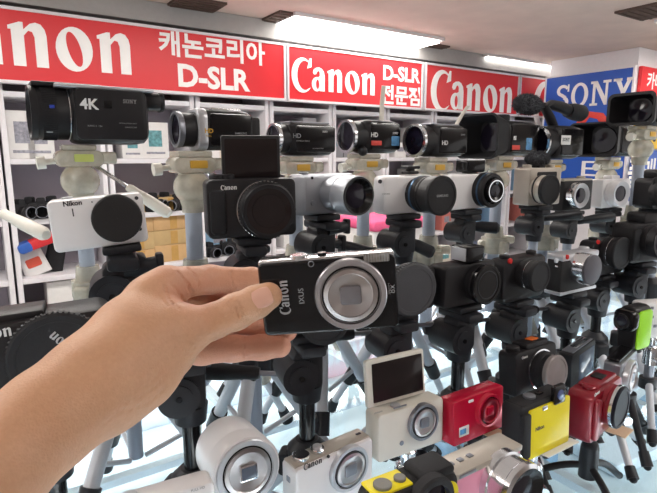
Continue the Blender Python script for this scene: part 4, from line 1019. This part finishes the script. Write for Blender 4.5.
# front row on small tripods
for key, lab, kind, ya in (
    ('round', 'small black tripod under the white round lens-style camera', 'black', 10), ('corner', 'small black tripod under the white camera at the bottom edge', 'black', 30),
    ('s110', 'small black tripod under the white camera with dark serif lettering', 'black', 20), ('flipwhite', 'small chrome tripod under the white camera with the flipped screen', 'chrome', 50),
    ('red', 'small black tripod under the pinkish red camera', 'black', 15), ('g16', 'small black tripod under the camera with the clear lens cap', 'black', 40),
    ('panel', 'small black tripod under the camera with the blue-grey panel', 'black', 0), ('yellow', 'small chrome tripod under the yellow camera', 'chrome', 65),
    ('darkred', 'small tripod with bent black cable legs under the dark red camera', 'gooseneck', 35), ('champ', 'small chrome tripod under the champagne camera behind the dark red one', 'chrome', 25),
    ('green', 'small black tripod under the lime green camcorder', 'black', 30), ('whiteedge', 'small chrome tripod under the white camera cut by the right edge', 'chrome', 10),
    ('pink', 'small black tripod under the pale pink camera', 'black', 5), ('rugged', 'small black tripod under the rugged black and yellow camera', 'black', 45)):
    mini(key, lab, kind, legyaw=ya, foot=.085 if key == 'darkred' else .07)
# a tripod left of the frame whose pale handle reaches into the photo
e = empty('tripod', T(-.66, .86, TAB)); tag(e, 'silver tripod past the left edge, its pale handle reaching into the photo', 'tripod', 'display tripods on the counter')
b = MB(); b.ball((0, 0, .36), .034); b.build('ball_housing', CLEARP, e)
b = MB(); b.cyl((0, 0, .1), (0, 0, .34), .0125); b.build('column', GREYTUBE, e)
b = MB(); b.cyl((0, 0, .23), (0, 0, .28), .026, .02); b.build('shoulder', CLEARP, e)
legs(e, .25, .15, 50, .0105, True, ALU, CLEARP)
p0 = Vector((.02, 0, .37)); tip = W(48, 236, .80)-Vector((-.66, .86, TAB)); st = W(4, 214, .86)-Vector((-.66, .86, TAB))
L_ = (tip-st).length; dv = (tip-st).normalized(); handle_part(e, st-dv*.1, dv, .1, L_, IVORY, CHROME, .0105)
# cards under the front cameras, price strips on two camcorders
for key, lab, m, w, dep in (('darkred', 'tan card under the dark red camera', TAN, .03, .035), ('red', 'tan card under the pinkish red camera', TAN, .026, .03), ('yellow', 'pale card strip under the yellow camera', PALEB, .06, .012)):
    cc = CAMS[key]; b = MB(); b.box(.024, -cc.d/2-.004, -.0012, w, dep, .0014)
    o = placed('card', b, m, cc.M); tag(o, lab, 'card')
for key, lab, y in (('cstick', 'white paper strip standing up from the camcorder with stickers', .03), ('cchrome', 'white paper strip leaning up left of the tall hood', .055)):
    cc = CAMS[key]; b = MB(); L = []
    for t in range(8):
        u = t/7; L.append([(x-.004*math.sin(u*2), yy+y+.008*u+(.03*u if key == 'cchrome' else 0), cc.h+.0008+.066*u*(1 if key == 'cstick' else .62)) for x, yy in rr(.0012, .011, .0004, 2)])
    b.loops(L); o = placed('paper_strip', b, IVORY, cc.M); tag(o, lab, 'paper strip')
# ------------------------------------------------------------ the hand and forearm: one continuous surface
def smin(a, b, k):
    h = np.clip(.5+.5*(b-a)/k, 0, 1); return b*(1-h)+a*h-k*h*(1-h)
def cap(P, a, b, ra, rb):
    a = np.array(a); b = np.array(b); ab = b-a
    t = np.clip(((P-a) @ ab)/ab.dot(ab), 0, 1)
    return np.linalg.norm(P-a-t[:, None]*ab, axis=1)-(ra+(rb-ra)*t)
J = lambda px, py, d, r: (tuple(W(px, py, d)), r/1000)
def chain(P, js, k):
    d = None
    for (a, ra), (b, rb) in zip(js[:-1], js[1:]):
        c = cap(P, a, b, ra, rb); d = c if d is None else smin(d, c, k)
    return d
ARM = [J(-3440, 3366, .04, 37), J(-95, 540, .215, 28), J(-12, 470, .245, 25.5), J(52, 416, .272, 24.5), J(98, 380, .293, 24)]
PALM = [
    [J(98, 384, .293, 24.5), J(136, 352, .312, 21), J(168, 331, .327, 16.5)],            # thumb root
    [J(96, 380, .297, 23), J(128, 330, .322, 18), J(155, 296, .342, 14.5)],              # to the index knuckle
    [J(100, 384, .303, 24), J(140, 345, .332, 19), J(172, 318, .358, 14)],               # to the middle knuckle
    [J(102, 382, .303, 21), J(142, 356, .338, 17), J(183, 342, .374, 12)],                # to the little knuckle
    [J(108, 388, .297, 19), J(146, 374, .312, 15.5), J(172, 354, .340, 14)],               # heel of the hand
]
THUMB = [J(160, 337, .325, 17), J(190, 329, .333, 13.5), J(214, 321, .339, 11.2), J(236, 311.5, .342, 11.6), J(256, 302, .3405, 10.4), J(268.5, 296.0, .3405, 9.0)]
INDEX = [J(146, 298, .340, 13.5), J(166, 284, .350, 11.8), J(210, 279.5, .380, 10.2), J(252, 280.5, .392, 9.4), J(281, 287, .3935, 8.2)]
MIDDLE = [J(160, 305, .360, 11.5), J(206, 303, .396, 10.0), J(262, 303, .398, 9.4), J(292, 306, .394, 8.2)]
RING = [J(172, 324, .362, 12), J(215, 321, .394, 9.6), J(262, 325, .4, 9.0), J(287, 331.5, .394, 7.6)]
LITTLE = [J(176, 347, .356, 12), J(202, 350, .369, 10.2), J(234, 348.5, .383, 9.4), J(262, 347.5, .3885, 9.0), J(280, 346.5, .389, 8.2)]
def sd(P):
    d = chain(P, ARM, .012)
    for c in PALM: d = smin(d, chain(P, c, .012), .014)
    body = d
    out = None
    for fg, k in ((THUMB, .011), (INDEX, .006), (MIDDLE, .004), (RING, .004), (LITTLE, .005)):
        f = smin(body, chain(P, fg, .004), k); out = f if out is None else np.minimum(out, f)
    if FOLDS is not None:      # skin folds: shallow grooves at the joints and over the wrist
        near = np.nonzero(np.abs(out) < .006)[0]; Q = P[near]; add = np.zeros(len(near))
        for pl, wd_, dep in FOLDS:
            g = np.min([cap(Q, a, b, 0, 0) for a, b in zip(pl[:-1], pl[1:])], axis=0); add = np.maximum(add, dep*np.exp(-g**2/(2*wd_**2))-.35*dep*np.exp(-(g-2.2*wd_)**2/(2*wd_**2)))
        out[near] += add
    return out
FOLDS = None
def onskin(px, py):
    d_ = np.array(ray(px, py)); d_ /= np.linalg.norm(d_); p = np.array((0., 0., EYE)); t = .12
    for _ in range(80):
        dd = sd((p+d_*t)[None])[0]
        if dd < .0002: break
        t += dd*.8
        if t > .6: return None
    return p+d_*t
FD = [([(228, 302), (232, 308), (235, 317)], .7, .55), ([(232, 300), (237, 307), (240, 317)], .7, .75), ([(237, 300), (242, 306), (244, 313)], .7, .5), ([(222, 313), (227, 321)], .6, .35),
  ([(170, 283), (178, 292), (186, 302), (190, 308)], 1.0, 1.0), ([(178, 272), (188, 284), (193, 296), (194, 306)], 1.1, 1.3), ([(164, 286), (170, 300), (180, 309)], .9, .9), ([(187, 267), (196, 276), (200, 288)], .9, .8), ([(160, 296), (168, 306)], .8, .5),
  ([(172, 336), (184, 340), (196, 348)], .8, .8), ([(164, 342), (178, 347), (192, 354)], .7, .6), ([(186, 336), (196, 341), (203, 347)], .6, .5),
  ([(219, 337), (218, 348), (219, 361)], .7, .7), ([(244, 337), (245, 347), (245, 359)], .7, .7), ([(232, 267), (231, 278), (234, 290)], .7, .5),
  ([(124, 402), (140, 398), (156, 386), (166, 376)], .8, .7), ([(130, 410), (148, 404), (164, 390)], .8, .8), ([(118, 412), (136, 408)], .7, .5), ([(134, 392), (150, 384), (162, 370)], .7, .5), ([(104, 424), (118, 414)], .7, .4), ([(140, 376), (156, 368)], .7, .35)]
def refine(pts):
    out = []
    for (x0, y0), (x1, y1) in zip(pts[:-1], pts[1:]):
        for k in range(4): out.append((x0+(x1-x0)*k/4, y0+(y1-y0)*k/4))
    return out+[pts[-1]]
FF = []
for pts, w_, dp in FD:
    run = [q for q in (onskin(*p) for p in refine(pts)) if q is not None]
    pl = [run[0]] if run else []
    for q in run[1:]:
        if np.linalg.norm(q-pl[-1]) < .012: pl.append(q)
        else: break
    if len(pl) > 1: FF.append((pl, w_*.9/1000, dp*3.4/1000))
FOLDS = FF
def surface(lo, hi, h):
    ns = [int(math.ceil((b-a)/h))+1 for a, b in zip(lo, hi)]
    ax = [lo[i]+h*np.arange(ns[i]) for i in range(3)]
    cx = [np.arange(0, n+4, 5) for n in ns]; CG = np.stack(np.meshgrid(*[lo[i]+h*cx[i] for i in range(3)], indexing='ij'), -1)
    cv = sd(CG.reshape(-1, 3)).reshape(CG.shape[:3])
    ii = [np.minimum((np.arange(n)+2)//5, len(cx[i])-1) for i, n in enumerate(ns)]
    val = cv.astype(np.float32)[np.ix_(*ii)].reshape(-1).copy(); nr = np.nonzero(np.abs(val) < h*7)[0]
    for s in range(0, len(nr), 400000): val[nr[s:s+400000]] = sd(np.array(lo)+h*np.stack(np.unravel_index(nr[s:s+400000], ns), 1))
    val = val.reshape(ns); ins = val < 0
    nx, ny, nz = ns
    cnt = np.zeros((nx-1, ny-1, nz-1), np.int8)
    for i in (0, 1):
        for j in (0, 1):
            for k in (0, 1): cnt += ins[i:nx-1+i, j:ny-1+j, k:nz-1+k]
    act = (cnt > 0) & (cnt < 8); idx = np.full(act.shape, -1, np.int32); cells = np.argwhere(act); idx[act] = np.arange(len(cells))
    acc = np.zeros((len(cells), 3)); num = np.zeros(len(cells)); cor = [np.array(c) for c in np.ndindex(2, 2, 2)]
    for a in cor:
        for b in cor:
            if (b-a).min() < 0 or (b-a).sum() != 1: continue
            va = val[tuple((cells+a).T)]; vb = val[tuple((cells+b).T)]; m = (va < 0) != (vb < 0)
            t = np.where(m, va/np.where(m, va-vb, 1), 0)
            acc += np.where(m[:, None], a+(b-a)*t[:, None], 0); num += m
    pos = np.array(lo)+h*(cells+acc/num[:, None])
    faces = []
    for axn in range(3):
        o = [i for i in range(3) if i != axn]
        sl0 = [slice(None)]*3; sl1 = [slice(None)]*3; sl0[axn] = slice(0, -1); sl1[axn] = slice(1, None)
        e = np.argwhere(ins[tuple(sl0)] != ins[tuple(sl1)])
        e = e[(e[:, o[0]] > 0) & (e[:, o[1]] > 0) & (e[:, o[0]] < ns[o[0]]-1) & (e[:, o[1]] < ns[o[1]]-1)]
        q = []
        for u, v in ((0, 0), (1, 0), (1, 1), (0, 1)):
            c = e.copy(); c[:, o[0]] -= u; c[:, o[1]] -= v; q.append(idx[tuple(c.T)])
        faces.append(np.stack(q, 1))
    return pos, np.concatenate(faces)
allj = ARM+THUMB+INDEX+MIDDLE+RING+LITTLE+sum(PALM, [])
lo = [min(p[i]-r for p, r in allj)-.004 for i in range(3)]; hi = [max(p[i]+r for p, r in allj)+.004 for i in range(3)]
pos, fcs = surface(lo, hi, .001)
for _ in range(2):           # settle the vertices on the surface
    e_ = .0004; d0 = sd(pos); g = np.stack([(sd(pos+np.eye(3)[i]*e_)-d0)/e_ for i in range(3)], 1)
    g /= np.maximum(np.linalg.norm(g, axis=1), 1e-6)[:, None]; pos = pos-g*np.clip(d0, -.001, .001)[:, None]
wr = W(98, 384, .293)
skin = bpy.data.materials.new('skin'); skin.use_nodes = True; nt = skin.node_tree; bs = nt.nodes['Principled BSDF']
tc = nt.nodes.new('ShaderNodeTexCoord')
def skinmix(scale, c0, c1, p0=.35, p1=.7, det=5):
    n_ = nt.nodes.new('ShaderNodeTexNoise'); n_.inputs['Scale'].default_value = scale; n_.inputs['Detail'].default_value = det; nt.links.new(tc.outputs['Object'], n_.inputs['Vector'])
    r_ = nt.nodes.new('ShaderNodeValToRGB'); r_.color_ramp.elements[0].position = p0; r_.color_ramp.elements[1].position = p1
    r_.color_ramp.elements[0].color = (*s2l(c0), 1); r_.color_ramp.elements[1].color = (*s2l(c1), 1); nt.links.new(n_.outputs['Fac'], r_.inputs['Fac']); return r_
ca = skinmix(28, (194, 145, 112), (209, 160, 126)); cb = skinmix(420, (195, 147, 113), (209, 161, 127), .3, .75, 2)
mxs = nt.nodes.new('ShaderNodeMix'); mxs.data_type = 'RGBA'; mxs.inputs[0].default_value = .45
nt.links.new(ca.outputs[0], mxs.inputs[6]); nt.links.new(cb.outputs[0], mxs.inputs[7])
at = nt.nodes.new('ShaderNodeAttribute'); at.attribute_name = 'rosy'
mx2 = nt.nodes.new('ShaderNodeMix'); mx2.data_type = 'RGBA'; nt.links.new(at.outputs['Fac'], mx2.inputs[0]); nt.links.new(mxs.outputs[2], mx2.inputs[6]); mx2.inputs[7].default_value = (*s2l((222, 150, 132)), 1)
nt.links.new(mx2.outputs[2], bs.inputs['Base Color'])
bs.inputs['Roughness'].default_value = .48; bs.inputs['Subsurface Weight'].default_value = .12; bs.inputs['Subsurface Radius'].default_value = (.004, .0016, .001); bs.inputs['Subsurface Scale'].default_value = 1
v1 = nt.nodes.new('ShaderNodeTexVoronoi'); v1.inputs['Scale'].default_value = 900; nt.links.new(tc.outputs['Object'], v1.inputs['Vector'])
n1 = nt.nodes.new('ShaderNodeTexNoise'); n1.inputs['Scale'].default_value = 160; n1.inputs['Detail'].default_value = 6; nt.links.new(tc.outputs['Object'], n1.inputs['Vector'])
ad = nt.nodes.new('ShaderNodeMath'); ad.operation = 'ADD'; nt.links.new(v1.outputs['Distance'], ad.inputs[0]); nt.links.new(n1.outputs['Fac'], ad.inputs[1])
bp = nt.nodes.new('ShaderNodeBump'); bp.inputs['Strength'].default_value = .28; bp.inputs['Distance'].default_value = .0008; nt.links.new(ad.outputs[0], bp.inputs['Height']); nt.links.new(bp.outputs['Normal'], bs.inputs['Normal'])
nail = mat('thumb_nail', (222, 172, 152), .28, var=.03, coat=.3)
me = bpy.data.meshes.new('person'); me.from_pydata([tuple(p) for p in (pos-np.array(wr))], [], [tuple(int(i) for i in f) for f in fcs])
bm = bmesh.new(); bm.from_mesh(me); bmesh.ops.recalc_face_normals(bm, faces=bm.faces); bm.to_mesh(me); bm.free()
me.polygons.foreach_set('use_smooth', [True]*len(me.polygons)); me.materials.append(skin)
# blood shows pinker in the finger pads and the folds of the palm
ro = np.zeros(len(pos))
for fg, w_ in ((INDEX, .3), (MIDDLE, .5), (RING, .5), (LITTLE, .5)): ro = np.maximum(ro, w_*np.exp(-np.maximum(chain(pos, fg[1:], .004), 0)/.006))
ro = np.maximum(ro, .5*np.exp(-np.linalg.norm(pos-np.array(W(190, 300, .34)), axis=1)**2/(2*.012**2)))
a_ = me.attributes.new('rosy', 'FLOAT', 'POINT'); a_.data.foreach_set('value', ro.astype(np.float32))
hand = bpy.data.objects.new('person', me); C.objects.link(hand); hand.location = wr
tag(hand, 'bare left forearm and hand of a person holding up the black camera', 'person')
# thumbnail: curved plate following the tip of the thumb
tipA = np.array(THUMB[-1][0]); tipB = np.array(THUMB[-2][0]); ax_ = tipA-tipB; ax_ /= np.linalg.norm(ax_)
eye_ = np.array((0, 0, EYE)); cc_ = np.array(W(265.5, 294.5, .335)); out_ = eye_-cc_; out_ = out_-ax_*out_.dot(ax_); out_ /= np.linalg.norm(out_)
out_ = out_+np.array((0, 0, .18)); out_ = out_-ax_*out_.dot(ax_); out_ /= np.linalg.norm(out_); sd_ = np.cross(ax_, out_)
cen = np.array(W(265, 297.5, .3405)); q = MB(); L = []; N_ = 13; grid = []
for i in range(N_):
    for j in range(N_):
        s_ = -1+2*i/(N_-1); t_ = -1+2*j/(N_-1); n4 = max(abs(s_), abs(t_), 1e-6); l_ = math.hypot(s_, t_); f_ = n4/l_ if l_ > 1e-6 else 0
        f_ = f_*.6+.4*1.0 if l_ > 1e-6 else 0
        x_ = s_*f_*.0062; y_ = t_*f_*.0058+(.0012 if t_ > 0 else 0)*t_
        grid.append(cen+ax_*x_+sd_*y_)
def shoot(p):     # drop the nail onto the thumb
    p = p+out_*.016
    for _ in range(40):
        dd = sd(p[None])[0]
        if dd < .0002: break
        p = p-out_*dd*.9
    return p
bs_ = [shoot(p) for p in grid]; top_ = [p+out_*.00055 for p in bs_]; bot_ = [p-out_*.001 for p in bs_]
vv = [tuple(p-np.array(wr)) for p in top_+bot_]; ff = []; n2 = N_*N_
for i in range(N_-1):
    for j in range(N_-1):
        a = i*N_+j; ff += [(a, a+1, a+N_+1, a+N_), (n2+a, n2+a+N_, n2+a+N_+1, n2+a+1)]
edge = [j for j in range(N_)]+[i*N_+N_-1 for i in range(1, N_)]+[(N_-1)*N_+j for j in range(N_-2, -1, -1)]+[i*N_ for i in range(N_-2, 0, -1)]
for a, b in zip(edge, edge[1:]+edge[:1]): ff.append((a, b, n2+b, n2+a))
q.add(vv, ff); q.build('thumb_nail', nail, hand, sharp=60)
# ------------------------------------------------------------ camera, world, output look
cam = bpy.data.cameras.new('camera'); co = bpy.data.objects.new('camera', cam); C.objects.link(co)
co.location = (0, 0, EYE); co.rotation_euler = (R(90)-PITCH, 0, 0)
cam.sensor_width = 36; cam.lens = 36*F/657; cam.clip_start = .02
cam.dof.use_dof = False
bpy.context.scene.camera = co
wd = bpy.data.worlds.new('world'); bpy.context.scene.world = wd; wd.use_nodes = True
bg = wd.node_tree.nodes['Background']; bg.inputs['Color'].default_value = (1.0, .97, .95, 1); bg.inputs['Strength'].default_value = .9
vs = bpy.context.scene.view_settings
vs.view_transform = 'Standard'; vs.look = 'None'; vs.gamma = 1; vs.exposure = 0.42; vs.use_curve_mapping = False
